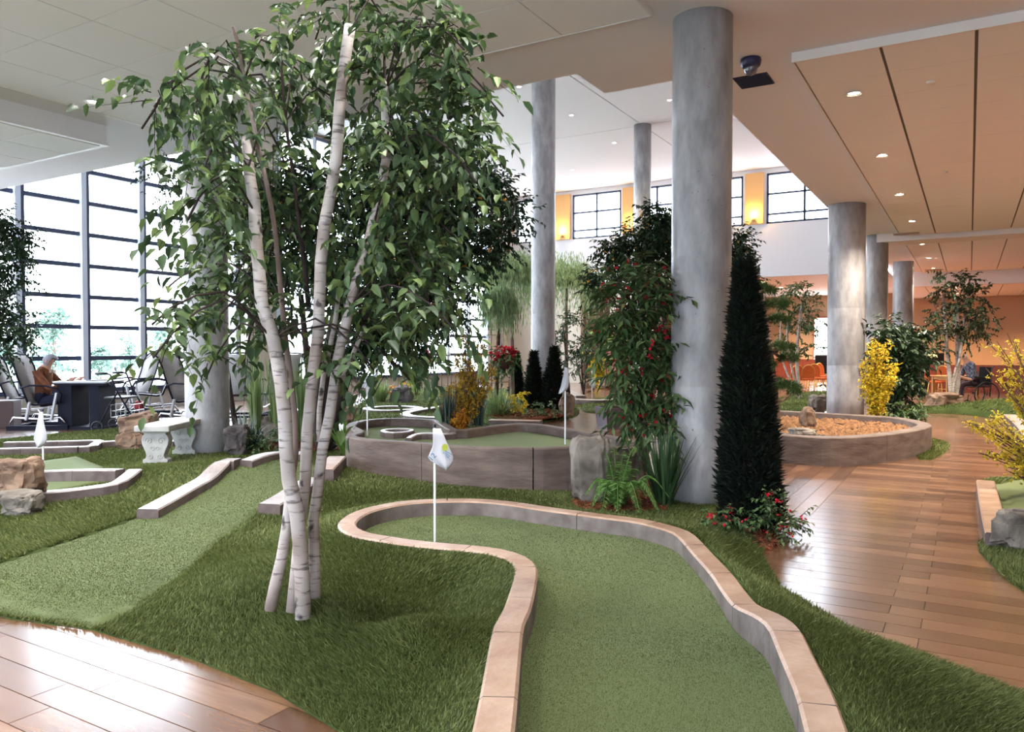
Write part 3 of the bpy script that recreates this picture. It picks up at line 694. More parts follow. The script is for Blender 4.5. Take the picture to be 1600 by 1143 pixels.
M_peb = leafmat('dark_pebble', (.02, .02, .025), (.22, .20, .19), .7, 0)
sel = (np.sin(q[:, 0] * 2.1 + 1) + np.cos(q[:, 1] * 1.7)) > -.1
front = q[:, 1] < 11.7
pebbles('bark_chips', q[~front], .27, .03, .07, M_bark, o); pebbles('pebbles', q[front], .27, .02, .045, M_peb, o)

# ------------------------------------------------------------------ far turf beyond the raised green, and bits by the walkway
def turfpx(label, pts, z=.05, bump=(), spacing=.3, nb=0, m=M_turf, name='ground', kind='structure', cat=None, base=0):
    poly = smooth_path([np.append(G(x, y, z)[:2], 0) for x, y in pts], .25, True); poly = [tuple(p[:2]) for p in poly]
    def zf(x, y):
        h = np.full(np.shape(x), z)
        for bx, by, a, s in bump:
            c = G(bx, by, z); h = h + a * np.exp(-((x - c[0]) ** 2 + (y - c[1]) ** 2) / (2 * s * s))
        return np.maximum(.008, h * sstep(0, .4, dpoly(poly, x, y)) + .008)
    o = patch(name, poly, zf, m, spacing, thick=.02); tag(o, label, cat, kind=kind)
    if nb: blades('turf_blades', poly, zf, M_blade, nb, o, hgt=(.025, .045), wid=.004, far=14)
    return o, poly, zf
turfpx('flat stretch of turf with small greens beyond the raised green', ((545, 672), (552, 632), (600, 612), (650, 606), (720, 604), (790, 606), (850, 607), (885, 614), (905, 640), (860, 652), (800, 662), (700, 668), (620, 672)), .08, nb=26000, spacing=.5)
turfpx('band of turf with lane greens in front of the far bed of shrubs', ((905, 624), (940, 620), (985, 618), (1030, 624), (1040, 640), (960, 641), (915, 640)), .06, nb=4000, spacing=.5)
turfpx('narrow turf strip crossing the far walkway by the pink rock', ((1415, 640), (1418, 630), (1470, 629), (1530, 632), (1600, 640), (1680, 650), (1680, 668), (1590, 655), (1500, 644), (1450, 642)), .05, bump=((1580, 645, .3, .9),), nb=9000, spacing=.3)
turfpx('small turf tongue at the end of the gravel planter', ((1438, 712), (1466, 707), (1483, 695), (1476, 687), (1458, 682), (1442, 672), (1415, 655), (1385, 648), (1390, 660), (1420, 680)), .05, nb=9000, spacing=.2)
turfpx('turf patch between the planter and the orange chairs', ((1150, 640), (1300, 638), (1330, 625), (1300, 614), (1240, 618), (1150, 628)), .05, bump=((1290, 620, .15, 1.0),), nb=4000, spacing=.5)
turfpx('turf wedge around the boulder beside the walkway green', ((1528, 836), (1548, 870), (1575, 895), (1605, 915), (1700, 960), (1760, 860), (1620, 830)), .05, nb=16000, spacing=.15)
o, _, _ = turfpx('olive putting green edged with tan stone beside the walkway', ((1548, 744), (1700, 746), (1750, 850), (1585, 838), (1562, 800)), .06, m=M_green, name='putting_green', kind=None, cat='putting green')
curbpx('straight tan stone curb edging the walkway green', ((1540, 750, .13), (1545, 775, .13), (1552, 805, .13), (1560, 833, .13)), .17, .14, M_curb, .9)
turfpx('thin strip of turf behind the walkway green', ((1538, 752), (1545, 742), (1620, 744), (1620, 751)), .05, nb=3000, spacing=.15)
curbpx('far oval curb in the turf behind the stone column bed', ((572, 637, .14), (600, 634, .14), (640, 634, .14), (655, 637, .14), (620, 640, .14), (590, 640, .14)), .2, .14, closed=True, seg=1.2)
curbpx('pale rounded curb of the far green behind the yellow forsythia', ((700, 633, .16), (670, 637, .16), (645, 641, .16), (633, 645, .16), (645, 649, .16), (680, 651, .16), (715, 652, .16)), .2, .16, seg=1.2)
curbpx('brown curb in front of the mulch bed with junipers', ((765, 655, .15), (800, 655.5, .15), (846, 656.5, .15)), .25, .15, M_curb, 1.2)
curbpx('low grey curb by the far flag', ((880, 621, .15), (905, 623, .15), (940, 624, .15), (975, 622, .15)), .3, .15, seg=2)
curbpx('white-topped lane curb crossing the far turf', ((880, 606, .15), (893, 612, .15), (908, 618, .15)), .3, .15, seg=2)
curbpx('low grey curb in the walkway turf behind the pink rock', ((1500, 633, .14), (1530, 634, .14), (1560, 636, .14)), .3, .14, seg=1.2)
curbpx('thick grey block curb at the end of the walkway turf', ((1578, 647, .2), (1590, 656, .2), (1603, 668, .2), (1612, 680, .2)), .22, .2, seg=.9)
# ================================================================== rocks, bench
def rock(label, c, size, m, rz=0, seed=0, sub=4, rough=.22, flat=None, name='boulder'):
    bm = bmesh.new(); bmesh.ops.create_icosphere(bm, subdivisions=sub, radius=1.0)
    off = Vector((seed * 7.3, seed * 3.1, seed * 5.7))
    for v in bm.verts:
        p = v.co.normalized(); q = Vector([math.copysign(abs(t) ** .62, t) for t in p])
        n = noise.noise(p * 1.1 + off) * rough * 1.5 + noise.noise(p * 2.7 + off) * rough * .8 + (round(noise.noise(p * 1.9 + off * 2) * 4) / 4) * rough * .55 + noise.noise(p * 6.5 + off) * rough * .28 + noise.noise(p * 14 + off) * rough * .14
        q *= 1 + n; v.co = Vector((q.x * size[0], q.y * size[1], q.z * size[2]))
        if flat: v.co.x += flat * v.co.z
    zmin = min(v.co.z for v in bm.verts)
    for v in bm.verts: v.co.z -= zmin + .03
    me = bpy.data.meshes.new(name); bm.to_mesh(me); bm.free(); me.materials.append(m)
    o = link(name, me, None, c); o.rotation_euler = (0, 0, rz)
    return tag(o, label, 'rock')
def rpx(label, x, y, wpx, hpx, m, z=None, seed=1, dep=1.0, **k):
    """x,y: pixel of the base centre; width and height in pixels"""
    p = M(x, y) if z is None else G(x, y, z); d = depth(p); s = d / F; rx = wpx * s / 2; rz_ = hpx * s / 2
    p = p + np.array([-math.sin(YAW), math.cos(YAW), 0]) * rx * .35 * dep
    return rock(label, (p[0], p[1], p[2]), (rx * .9, rx * .8 * dep, rz_ * .95), m, YAW, seed, **k)
rpx('flat grey slab under the big tan rock by the oval green', 26, 806, 64, 40, M_rockg, seed=4)
lr = rpx('big tan rock resting on a grey slab beside the oval green', 22, 794, 72, 66, M_rockt, seed=3); lr.location.z += .09
rpx('tall pale grey boulder leaning against the raised wall', 922, 786, 70, 112, M_rockg, seed=5, dep=.8, rough=.14)
rpx('grey boulder wedged behind the tall boulder at the wall end', 968, 768, 80, 100, M_rockg, seed=8, dep=.8)
rpx('lower rock of the tan pair behind the bench', 203, 702, 40, 32, M_rockt, seed=9)
o = rpx('upper tan slab rock stacked behind the bench', 217, 700, 56, 34, M_rockt, seed=12); o.location.z += .22; o.rotation_euler = (.1, -.18, YAW)
rpx('dark brown rock at the foot of the bench column', 368, 712, 40, 46, M_rockd, seed=14)
rpx('grey boulder behind the grass clump next to the birch', 425, 690, 34, 46, M_rockg, seed=15)
rpx('red-brown rock behind the birch trunks', 540, 660, 34, 28, M_rockt, z=.1, seed=17)
rpx('dark square boulder by the orange flowers', 627, 630, 36, 28, M_rockd, z=.05, seed=19)
rpx('pointed tan stone beside the juniper shrubs', 886, 651, 24, 38, M_rockt, z=.05, seed=21)
rpx('orange sandstone block beside the far flag', 922, 612, 18, 22, M_rockt, z=.05, seed=23)
rpx('flat tan rocks under the far yellow bush', 952, 606, 34, 14, M_rockt, z=.05, seed=24)
rpx('pink granite boulder at the foot of the far birch', 1480, 641, 50, 30, M_rockt, z=.02, seed=27)
rpx('upright tan rock standing in the gravel planter', 1264, 668, 24, 31, M_rockt, z=.27, seed=29)
rpx('low rounded rock at the front of the gravel planter', 1258, 678, 38, 13, M_rockg, z=.30, seed=31)
rpx('white-faced boulder between the planter and its column', 1281, 645, 30, 30, M_rockg, z=.02, seed=33)
rpx('dark rock under the foliage at the planter end', 1444, 688, 16, 20, M_rockd, z=.02, seed=35)
rpx('large grey boulder at the edge of the walkway green', 1592, 858, 62, 66, M_rockg, z=.04, seed=37, dep=.9)
rpx('low grey rock behind the bench seat and gliders', 470, 690, 26, 30, M_rockd, z=.08, seed=39)
# ------------------------------------------------------------------ carved bench
bp = M(246, 724); bl = M(300, 706)
t = thing('stone_bench', 'cast stone garden bench with scroll-carved legs beside the column', 'bench', bp, math.radians(122))
# bench local: x along the length
L_, Wd = 1.22, .42
sd = MB().box(-.16, L_ - .16, -Wd / 2, Wd / 2, .40, .475); sd.build('seat', M_cast, t, bevel=.014)
def bleg(x):
    prof = [(.150, 0), (.150, .055), (.115, .075), (.105, .11), (.12, .16), (.155, .24), (.165, .30), (.15, .345), (.125, .37), (.15, .40)]
    vs = []; fs = []
    for w, z in prof:
        for sx, sy in ((-1, -1), (1, -1), (1, 1), (-1, 1)): vs.append((sx * .065, sy * w, z))
    for i in range(len(prof) - 1):
        for k in range(4): fs.append((i * 4 + k, i * 4 + (k + 1) % 4, i * 4 + 4 + (k + 1) % 4, i * 4 + 4 + k))
    fs += [(3, 2, 1, 0), tuple(range(len(vs) - 4, len(vs)))]
    lg = MB().add(vs, fs).build('leg', M_cast, t, bevel=.006, loc=(x, 0, 0))
    for f in (-1, 1):
        for s in (-1, 1):
            for cy, cz, r0, sg in ((.072, .285, .045, 1), (.055, .10, .035, -1), (.03, .19, .03, 1)):
                pts = [(f * .066, s * (cy + r0 * (1 - k / 16) * math.cos(sg * k * .62)), cz + r0 * (1 - k / 16) * math.sin(sg * k * .62)) for k in range(15)]
                MB().tube(pts, .007, 5).build('scroll', M_cast, lg)
bleg(0); bleg(.86)
# ------------------------------------------------------------------ flags
M_flag = mat('white_flag_cloth', (.52, .52, .55), .8, .1); M_pole = mat('white_pole', (.85, .86, .88), .35, .5)
M_blue = mat('flag_print_blue', (.05, .16, .30), .7); M_yel = mat('flag_print_yellow', (.38, .42, .05), .7); M_lblue = mat('flag_print_pale_blue', (.14, .27, .40), .7)
def cloth(S, shape, name, parent, m=M_flag):
    """hanging cloth: outline given as rows (z, left, right) with folds in depth"""
    rows = shape; nx = 10; vs = []; fs = []
    for i, (z, a, b) in enumerate(rows):
        for k in range(nx + 1):
            u = k / nx; x = a + (b - a) * u; f = i / (len(rows) - 1)
            vs.append((x * S, (.028 * math.sin(u * 6 + f * 1.2) * f + .012) * S * 3.2 * .3 - .006, z * S))
    for i in range(len(rows) - 1):
        for k in range(nx): q = i * (nx + 1) + k; fs.append((q, q + 1, q + nx + 2, q + nx + 1))
    o = link(name, mesh_np(name, vs, fs, m, True), parent); sm = o.modifiers.new('thickness', 'SOLIDIFY'); sm.thickness = .0015
    return o
DROOP = [(0, -.02, .085), (-.10, -.018, .13), (-.20, -.018, .17), (-.25, -.03, .195), (-.32, -.06, .225), (-.38, -.085, .25), (-.43, -.05, .247), (-.48, .035, .225), (-.54, .12, .18)]
NARROW = [(0, -.02, .05), (-.1, -.03, .07), (-.2, -.05, .08), (-.3, -.075, .085), (-.42, -.10, .07), (-.5, -.13, .03), (-.58, -.15, -.10)]
def flag(label, foot, topz, shape, scale, rz=YAW, flip=1):
    t = thing('golf_flag', label, 'flag', foot, rz, 'golf flags at the holes')
    h = topz - foot[2]
    MB().tube([(0, 0, 0), (0, 0, h)], .0085, 8).build('pole', M_pole, t)
    MB().tube([(0, 0, h - .005), (0, 0, h + .02)], .011, 8).build('finial', M_black, t)
    c = cloth(scale, shape, 'cloth', t); c.location = (0, -.022, h - .008); c.scale = (flip, 1, 1)
    return t, c, h
def flagpx(label, bx, by, ty, shape, z=None, scale=.5, **k):
    p = M(bx, by) if z is None else G(bx, by, z); d = depth(p); top = D(bx, ty, d)[2]
    return flag(label, p, top, shape, scale, **k)
t, c, h = flagpx('white flag numbered 12 on its pole in the S-shaped green', 679.5, 846, 667, DROOP, z=.10, scale=.55)
# print on the flag 12 cloth
def text(txt, size, m, parent, loc, rot):
    cu = bpy.data.curves.new('numerals', 'FONT'); cu.body = txt; cu.size = size; cu.extrude = .0006; cu.align_x = 'CENTER'; cu.align_y = 'CENTER'
    o = bpy.data.objects.new('numerals', cu); COL.objects.link(o); me = bpy.data.meshes.new_from_object(o.evaluated_get(bpy.context.evaluated_depsgraph_get())); bpy.data.objects.remove(o)
    me.materials.append(m); o = link('numerals', me, parent, loc); o.rotation_euler = rot; return o
text('12', .058, M_blue, c, (-.012, -.024, -.205), (PI / 2, -math.radians(48), 0))
b_ = MB()
vs = [(.022 * math.cos(a), 0, .027 * math.sin(a)) for a in [2 * PI * k / 16 for k in range(16)]]
b_.add(vs + [(v[0], .001, v[2]) for v in vs], [tuple(range(16)), tuple(range(31, 15, -1))]).build('sun_emblem', M_yel, c, loc=(.078, -.024, -.135))
b_ = MB()
for k in range(3): b_.bar((.0 + .004 * k, 0, -.012 * k), (.05 - .012 * k, 0, -.03 - .012 * k), .001, .006)
b_.box(-.012, -.006, 0, .001, -.02, -.012).box(.012, .018, 0, .001, -.05, -.042)
b_.build('wave_emblem', M_lblue, c, loc=(.078, -.024, -.158))
flagpx('white flag hanging from a pole in the oval green', 68, 764, 642, [(0, -.03, .02), (-.1, -.05, .03), (-.2, -.075, .045), (-.3, -.10, .07), (-.38, -.12, .075), (-.44, -.10, .05), (-.5, -.09, -.02)], scale=.70)
flagpx('white and grey flag at the left end of the raised green', 574, 681, 584, [(0, -.05, .0), (-.12, -.08, .01), (-.25, -.12, .03), (-.28, -.02, .09), (-.40, -.01, .13), (-.55, .03, .15), (-.62, .10, .16)], z=.43, scale=.6)
flagpx('white flag in the raised green next to the pointed stone', 883, 694, 573, NARROW, z=.43, scale=.5)
flagpx('small white flag on the far lane by the orange block', 925, 623, 578, [(0, -.03, .03), (-.2, -.06, .07), (-.4, -.10, .11), (-.5, -.09, .12), (-.6, .02, .13)], z=.05, scale=.85)
flagpx('small white flag by the table and the wheelchair', 1453, 606, 558, [(0, -.12, .02), (-.2, -.14, .03), (-.4, -.12, .04)], z=.0, scale=1.1)
# ================================================================== plants
def nrm(v): return v / np.maximum(1e-9, np.linalg.norm(v, axis=-1, keepdims=True))
UP = np.array([0, 0, 1.0])
def rdir(n): return nrm(RNG.normal(0, 1, (n, 3)))
def leaf_geo(pos, d, L, Wd, rich=False, fold=.25, curl=.15):
    """returns triangle soup for leaves at pos pointing along d"""
    n = len(pos); d = nrm(d); s = nrm(np.cross(d, UP + .3 * RNG.normal(0, 1, (n, 3)))); u = nrm(np.cross(s, d))
    L = np.broadcast_to(L, (n,))[:, None]; Wd = np.broadcast_to(Wd, (n,))[:, None]
    def P(a, b, c): return pos + d * L * a + s * Wd * b + u * (Wd * c - L * curl * a * a)
    b0, tp = P(0, 0, 0), P(1, 0, 0)
    if not rich:
        l, r = P(.45, -.5, fold), P(.45, .5, fold)
        return np.stack([b0, l, tp, b0, tp, r], 1).reshape(-1, 3)
    m1, m2 = P(.3, 0, 0), P(.68, 0, 0); l1, r1, l2, r2 = P(.28, -.46, fold), P(.28, .46, fold), P(.66, -.38, fold), P(.66, .38, fold)
    T = [b0, l1, m1, l1, l2, m1, l2, m2, m1, l2, tp, m2, b0, m1, r1, m1, r2, r1, m1, m2, r2, m2, tp, r2]
    return np.stack(T, 1).reshape(-1, 3)
def leaf_mesh(name, V, m, parent):
    # weld the triangles of a leaf so that it reads as one island
    o = link(name, mesh_tris(name, V, m), parent); return o
def welded(name, geo, per, m, parent, kind='stuff'):
    V = geo.reshape(-1, per, 3); n = len(V)
    if per == 6: idx = [0, 1, 2, 5]; tri = [(0, 1, 2), (0, 2, 3)]
    else: idx = [0, 1, 2, 4, 7, 10, 14, 16]; tri = [(0, 1, 2), (1, 3, 2), (3, 4, 2), (3, 5, 4), (0, 2, 6), (2, 7, 6), (2, 4, 7), (4, 5, 7)]
    Vv = V[:, idx].reshape(-1, 3); k = len(idx); Fc = (np.array(tri)[None] + (np.arange(n) * k)[:, None, None]).reshape(-1, 3)
    o = link(name, mesh_idx(name, Vv, Fc, m), parent)
    if kind: o['kind'] = kind
    return o
def twigs(blobs, tl, per, droop=.5, out=.8, ll=.06):
    """blobs: (centre, radius, number). returns leaf positions, leaf directions, twig starts, twig ends"""
    Ps, Ds, S, E = [], [], [], []
    for c, R, n in blobs:
        c = np.array(c, float); R3 = np.array(R if hasattr(R, '__len__') else (R, R, R), float); n = max(1, int(n))
        u = rdir(n) * (RNG.uniform(0, 1, (n, 1)) ** .45) * .8; s = c + u * R3
        d = nrm(u * out + RNG.normal(0, .5, (n, 3)) + np.array([0, 0, -.15 * droop])); l = tl * RNG.uniform(.6, 1.2, (n, 1))
        side = nrm(np.cross(d, UP)); S.append(s); E.append(s + d * l + UP * (-droop * .5) * l)
        for k in range(per):
            t = (k + .6) / per; p = s + d * l * t - UP * droop * .5 * l * t * t
            sg = 1 if k % 2 else -1
            dd = d * .55 + side * sg * .75 + RNG.normal(0, .28, (n, 3)) - UP * (.30 + .4 * droop)
            Ps.append(p); Ds.append(dd)
    return np.concatenate(Ps), np.concatenate(Ds), np.concatenate(S), np.concatenate(E)
def twig_mesh(name, S, E, r, m, parent):
    n = len(S); d = E - S; a = nrm(np.cross(d, UP + .01)) * r; b = nrm(np.cross(d, a)) * r
    V = np.stack([S - a, S + a, E, S - b, S + b, E, S - a, S + b, E], 1).reshape(-1, 3)
    o = link(name, mesh_tris(name, V, m), parent); o['kind'] = 'stuff'; return o
def bpx(x, y, r, d, n, jit=0.0, ry=None):
    """a blob of foliage from its pixel centre and radius at a given distance"""
    d = d + (random.uniform(-jit, jit) if jit else 0); s = d / F
    return (D(x, y, d), (r * s, r * s, (ry or r) * s), n)
def trunk(mb, pts, rad, n=9, wob=.0):
    P = smooth_path(pts, .12); k = len(P); rr = [rad[0] + (rad[1] - rad[0]) * i / max(1, k - 1) for i in range(k)]
    mb.tube(P, [r * (1 + random.uniform(-wob, wob)) for r in rr], n)
def birchbark():
    m, N, L, b = nodes_of('birch_bark'); tc = N.new('ShaderNodeTexCoord'); mp = N.new('ShaderNodeMapping'); mp.inputs['Scale'].default_value = (6, 6, 34); L.new(tc.outputs['Object'], mp.inputs[0])
    n1 = N.new('ShaderNodeTexNoise'); n1.inputs['Scale'].default_value = 1.6; n1.inputs['Detail'].default_value = 4; L.new(mp.outputs[0], n1.inputs['Vector'])
    r1 = N.new('ShaderNodeValToRGB'); r1.color_ramp.elements[0].position = .33; r1.color_ramp.elements[1].position = .45; r1.color_ramp.elements[0].color = (.10, .07, .06, 1); r1.color_ramp.elements[1].color = (1, 1, 1, 1); L.new(n1.outputs['Fac'], r1.inputs[0])
    mp2 = N.new('ShaderNodeMapping'); mp2.inputs['Scale'].default_value = (9, 9, 5.5); L.new(tc.outputs['Object'], mp2.inputs[0])
    v = N.new('ShaderNodeTexVoronoi'); v.inputs['Scale'].default_value = 1.0; nd = N.new('ShaderNodeTexNoise'); nd.inputs['Scale'].default_value = 14; L.new(tc.outputs['Object'], nd.inputs['Vector']); vm = N.new('ShaderNodeVectorMath'); vm.operation = 'MULTIPLY_ADD'; vm.inputs[1].default_value = (.9, .9, .9); L.new(nd.outputs['Color'], vm.inputs[0]); L.new(mp2.outputs[0], vm.inputs[2]); L.new(vm.outputs[0], v.inputs['Vector'])
    r2 = N.new('ShaderNodeValToRGB'); r2.color_ramp.elements[0].position = .13; r2.color_ramp.elements[1].position = .24; r2.color_ramp.elements[0].color = (.05, .035, .035, 1); r2.color_ramp.elements[1].color = (1, 1, 1, 1); L.new(v.outputs['Distance'], r2.inputs[0])
    n3 = N.new('ShaderNodeTexNoise'); n3.inputs['Scale'].default_value = 4; L.new(tc.outputs['Object'], n3.inputs['Vector'])
    r3 = N.new('ShaderNodeValToRGB'); r3.color_ramp.elements[0].position = .3; r3.color_ramp.elements[1].position = .7; r3.color_ramp.elements[0].color = (.27, .205, .17, 1); r3.color_ramp.elements[1].color = (.56, .51, .475, 1); L.new(n3.outputs['Fac'], r3.inputs[0])
    m1 = N.new('ShaderNodeMixRGB'); m1.blend_type = 'MULTIPLY'; m1.inputs[0].default_value = .75; L.new(r3.outputs[0], m1.inputs[1]); L.new(r1.outputs[0], m1.inputs[2])
    m2 = N.new('ShaderNodeMixRGB'); m2.blend_type = 'MULTIPLY'; m2.inputs[0].default_value = .9; L.new(m1.outputs[0], m2.inputs[1]); L.new(r2.outputs[0], m2.inputs[2])
    L.new(m2.outputs[0], b.inputs['Base Color']); b.inputs['Roughness'].default_value = .7
    bp_ = N.new('ShaderNodeBump'); bp_.inputs['Strength'].default_value = .3; bp_.inputs['Distance'].default_value = .01; L.new(n1.outputs['Fac'], bp_.inputs['Height']); L.new(bp_.outputs[0], b.inputs['Normal'])
    return m
M_birch = birchbark()
M_bark = mat('brown_bark', (.07, .04, .03), .8, .2, col2=(.20, .13, .10), scale=6, bump=.6, bscale=12, stretch=(1, 1, .25))
M_barkg = mat('grey_bark', (.16, .11, .09), .8, .2, col2=(.34, .27, .23), scale=6, bump=.6, bscale=12, stretch=(1, 1, .25))
M_barkd = mat('dark_bark', (.02, .014, .014), .8, .2, col2=(.06, .04, .035), scale=6, bump=.6, bscale=12, stretch=(1, 1, .25))
M_leafb = leafmat('birch_leaf', (.026, .052, .022), (.070, .120, .042), .5, .25, (.21, .29, .09))
M_leafd = leafmat('dark_leaf', (.010, .026, .012), (.035, .075, .028), .4, .15)
M_leafm = leafmat('mid_leaf', (.025, .06, .02), (.075, .14, .045), .45, .2, (.16, .22, .08))
M_leafy = leafmat('fresh_leaf', (.09, .18, .03), (.22, .36, .07), .5, .3)
M_yflow = leafmat('yellow_blossom', (.56, .38, .02), (.80, .66, .06), .6, .3)
M_oflow = leafmat('orange_blossom', (.60, .22, .02), (.80, .45, .06), .6, .25)
M_rflow = leafmat('red_blossom', (.42, .006, .02), (.70, .02, .05), .5, .25)
M_needle = leafmat('pine_needle', (.018, .045, .014), (.07, .13, .035), .6, .12)
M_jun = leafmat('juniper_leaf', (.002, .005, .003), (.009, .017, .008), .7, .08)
M_willow = leafmat('willow_leaf', (.12, .20, .09), (.32, .42, .20), .6, .3)
M_grassb = leafmat('ornamental_blade', (.10, .17, .05), (.30, .38, .15), .6, .25)
M_grassd = leafmat('dark_blade', (.018, .035, .028), (.07, .11, .085), .5, .15)
M_silver = leafmat('silver_blade', (.16, .19, .17), (.42, .46, .42), .6, .2)
M_fern = leafmat('fern_leaflet', (.07, .16, .035), (.17, .31, .075), .55, .3)

# ------------------------------------------------------------------ the birch
BF = M(474, 962); BD = depth(BF)
bt = thing('birch_tree', 'tall multi-trunk birch with white bark growing from the turf mound', 'tree', BF)
O = np.array(bt.location)
def bp_(x, y, dd=0.0): return D(x, y, BD + dd) - O
PXM = BD / F
def btrunk(pts, w0, w1, m, dd=0.0, name='trunk'):
    P = [bp_(x, y, dd + k) for x, y, k in pts]; mb = MB(); trunk(mb, P, (w0 * PXM / 2, w1 * PXM / 2), 12, .03); return mb.build(name, m, bt, True)
btrunk([(474, 966, -.02), (472, 900, 0), (469, 850, 0), (464, 800, .0), (452, 750, 0), (447, 700, 0), (445, 650, 0), (440, 600, 0), (431, 550, 0), (426, 525, 0), (409, 475, 0), (405, 425, 0), (400, 375, 0), (397, 312, .02), (392, 287, .03), (388, 255, .04), (386, 215, .05)], 25, 17, M_birch)
btrunk([(456, 955, .06), (464, 880, .07), (470, 810, .09), (477, 750, .10), (480, 675, .10), (485, 625, .10), (490, 575, .1), (497, 525, .1), (500, 450, .1), (501, 412, .1), (507, 350, .1), (517, 300, .1), (524, 255, .1), (528, 210, .1), (531, 162, .1), (540, 87, .1), (547, 40, .1)], 19, 19, M_birch)
btrunk([(492, 950, .13), (491, 850, .14), (490, 812, .15), (497, 762, .15), (504, 700, .16), (515, 650, .17), (522, 600, .18), (527, 562, .18), (540, 507, .18), (547, 475, .18), (560, 425, .18), (570, 400, .18), (582, 350, .18), (592, 312, .18), (603, 250, .18), (602, 175, .18), (601, 125, .18)], 19, 14, M_birch)
btrunk([(452, 790, .19), (455, 760, .2), (462, 700, .2), (460, 650, .2), (456, 610, .2), (450, 560, .2), (446, 530, .2), (442, 487, .18), (435, 412, .15), (430, 362, .13), (422, 312, .12), (414, 275, .1), (404, 232, .1), (392, 175, .1), (382, 125, .1), (370, 62, .1), (364, 42, .1)], 12, 5.5, M_barkg)
btrunk([(422, 953, .10), (431, 910, .11), (440, 872, .13), (448, 820, .17), (453, 770, .2)], 20, 16, M_birch)
btrunk([(521, 620, .2), (530, 600, .25), (541, 580, .3), (555, 545, .36), (570, 510, .42)], 11, 7, M_birch, name='branch')
btrunk([(498, 690, .22), (499, 640, .24), (505, 590, .28), (515, 545, .3), (524, 500, .3), (530, 450, .3)], 9, 8, M_birch, name='branch')
btrunk([(482, 480, .3), (477, 425, .3), (470, 375, .3), (462, 300, .3), (455, 250, .3), (446, 190, .3), (441, 120, .3), (438, 90, .3)], 9, 4, M_barkd, name='branch')
bb = [(262, 135, 42, 6), (325, 95, 45, 9), (305, 165, 45, 10), (375, 130, 50, 11), (430, 70, 50, 10), (470, 115, 52, 12), (545, 25, 50, 10), (500, 40, 40, 7), (610, 45, 62, 15), (665, 30, 45, 9), (705, 55, 38, 8), (735, 115, 35, 6),
      (600, 120, 62, 15), (680, 130, 58, 14), (745, 190, 38, 8), (620, 205, 62, 16), (690, 215, 58, 14), (545, 180, 45, 9), (330, 235, 52, 11), (310, 310, 48, 11), (345, 375, 50, 11), (285, 430, 34, 5), (385, 300, 45, 9), (440, 240, 55, 11),
      (455, 330, 55, 12), (500, 290, 52, 11), (560, 290, 58, 13), (635, 300, 60, 15), (520, 390, 55, 12), (600, 390, 62, 15), (655, 425, 52, 12), (690, 350, 40, 9), (560, 465, 55, 12), (620, 490, 48, 10), (680, 480, 40, 7), (395, 470, 42, 9),
      (345, 490, 36, 7), (335, 560, 18, 3), (455, 480, 38, 7), (610, 560, 26, 4), (268, 480, 26, 4), (270, 520, 22, 3), (485, 545, 24, 4), (560, 545, 30, 4), (720, 250, 35, 6), (760, 150, 26, 4), (420, 400, 45, 8), (375, 420, 40, 8), (700, 270, 30, 5), (245, 165, 25, 3), (385, 545, 22, 3)]
blobs = []
br = MB()
anch = [bp_(388, 262), bp_(397, 330), bp_(405, 430), bp_(520, 290, .1), bp_(501, 420, .1), bp_(531, 165, .1), bp_(545, 60, .1), bp_(603, 240, .18), bp_(602, 140, .18), bp_(575, 390, .18), bp_(545, 480, .18), bp_(382, 125, .1), bp_(425, 330, .12), bp_(442, 480, .18), bp_(470, 375, .3), bp_(446, 190, .3), bp_(426, 530)]
for x, y, r, n in bb:
    dd = random.uniform(-.38, .45) if not (370 < x < 615 and 110 < y < 540) else random.uniform(.22, .65); c = bp_(x, y, dd); s = (BD + dd) / F; blobs.append((c, r * s * .98, n * 1.35))
    a = min(anch, key=lambda q: np.linalg.norm(q - c) + (0.6 if q[2] > c[2] + .15 else 0)); m_ = (a + c) / 2 + np.array([0, 0, .10 + .1 * random.random()])
    br.tube(smooth_path([a, m_, c, c + (c - m_) * .35 + np.array([0, 0, -.05])], .1), [.009, .008, .007, .006, .005, .004, .003, .0025, .002] + [.002] * 60 if False else .0055, 5)
br.build('branches', M_barkd, bt, True)
ps, ds, S, E = twigs(blobs, .30, 9, .75, .85)
twig_mesh('twigs', S, E, .0028, M_barkd, bt)
Ls = RNG.uniform(.055, .085, len(ps)); Ws = Ls * RNG.uniform(.46, .6, len(ps))
dcam = depth((ps + O).T); order = np.argsort(dcam)
front = order[:len(order) // 2]; pick = RNG.choice(front, 300, replace=False); mask = np.ones(len(ps), bool); mask[pick] = False
welded('foliage', leaf_geo(ps[mask], ds[mask], Ls[mask], Ws[mask], True), 24, M_leafb, bt)
g = leaf_geo(np.zeros((1, 3)), np.array([[1.0, 0, 0]]), np.array([1.0]), np.array([.53]), True)
V = g.reshape(-1, 24, 3)[:, [0, 1, 2, 4, 7, 10, 14, 16]].reshape(-1, 3)
lm = mesh_idx('leaf', V, np.array([(0, 1, 2), (1, 3, 2), (3, 4, 2), (3, 5, 4), (0, 2, 6), (2, 7, 6), (2, 4, 7), (4, 5, 7)]), M_leafb)
for i in pick:
    o = link('leaf', lm, bt, ps[i]); d_ = Vector(ds[i]).normalized(); o.rotation_mode = 'QUATERNION'
    o.rotation_quaternion = d_.to_track_quat('X', 'Z') @ Quaternion((1, 0, 0), random.uniform(-.5, .5)); o.scale = (Ls[i],) * 3

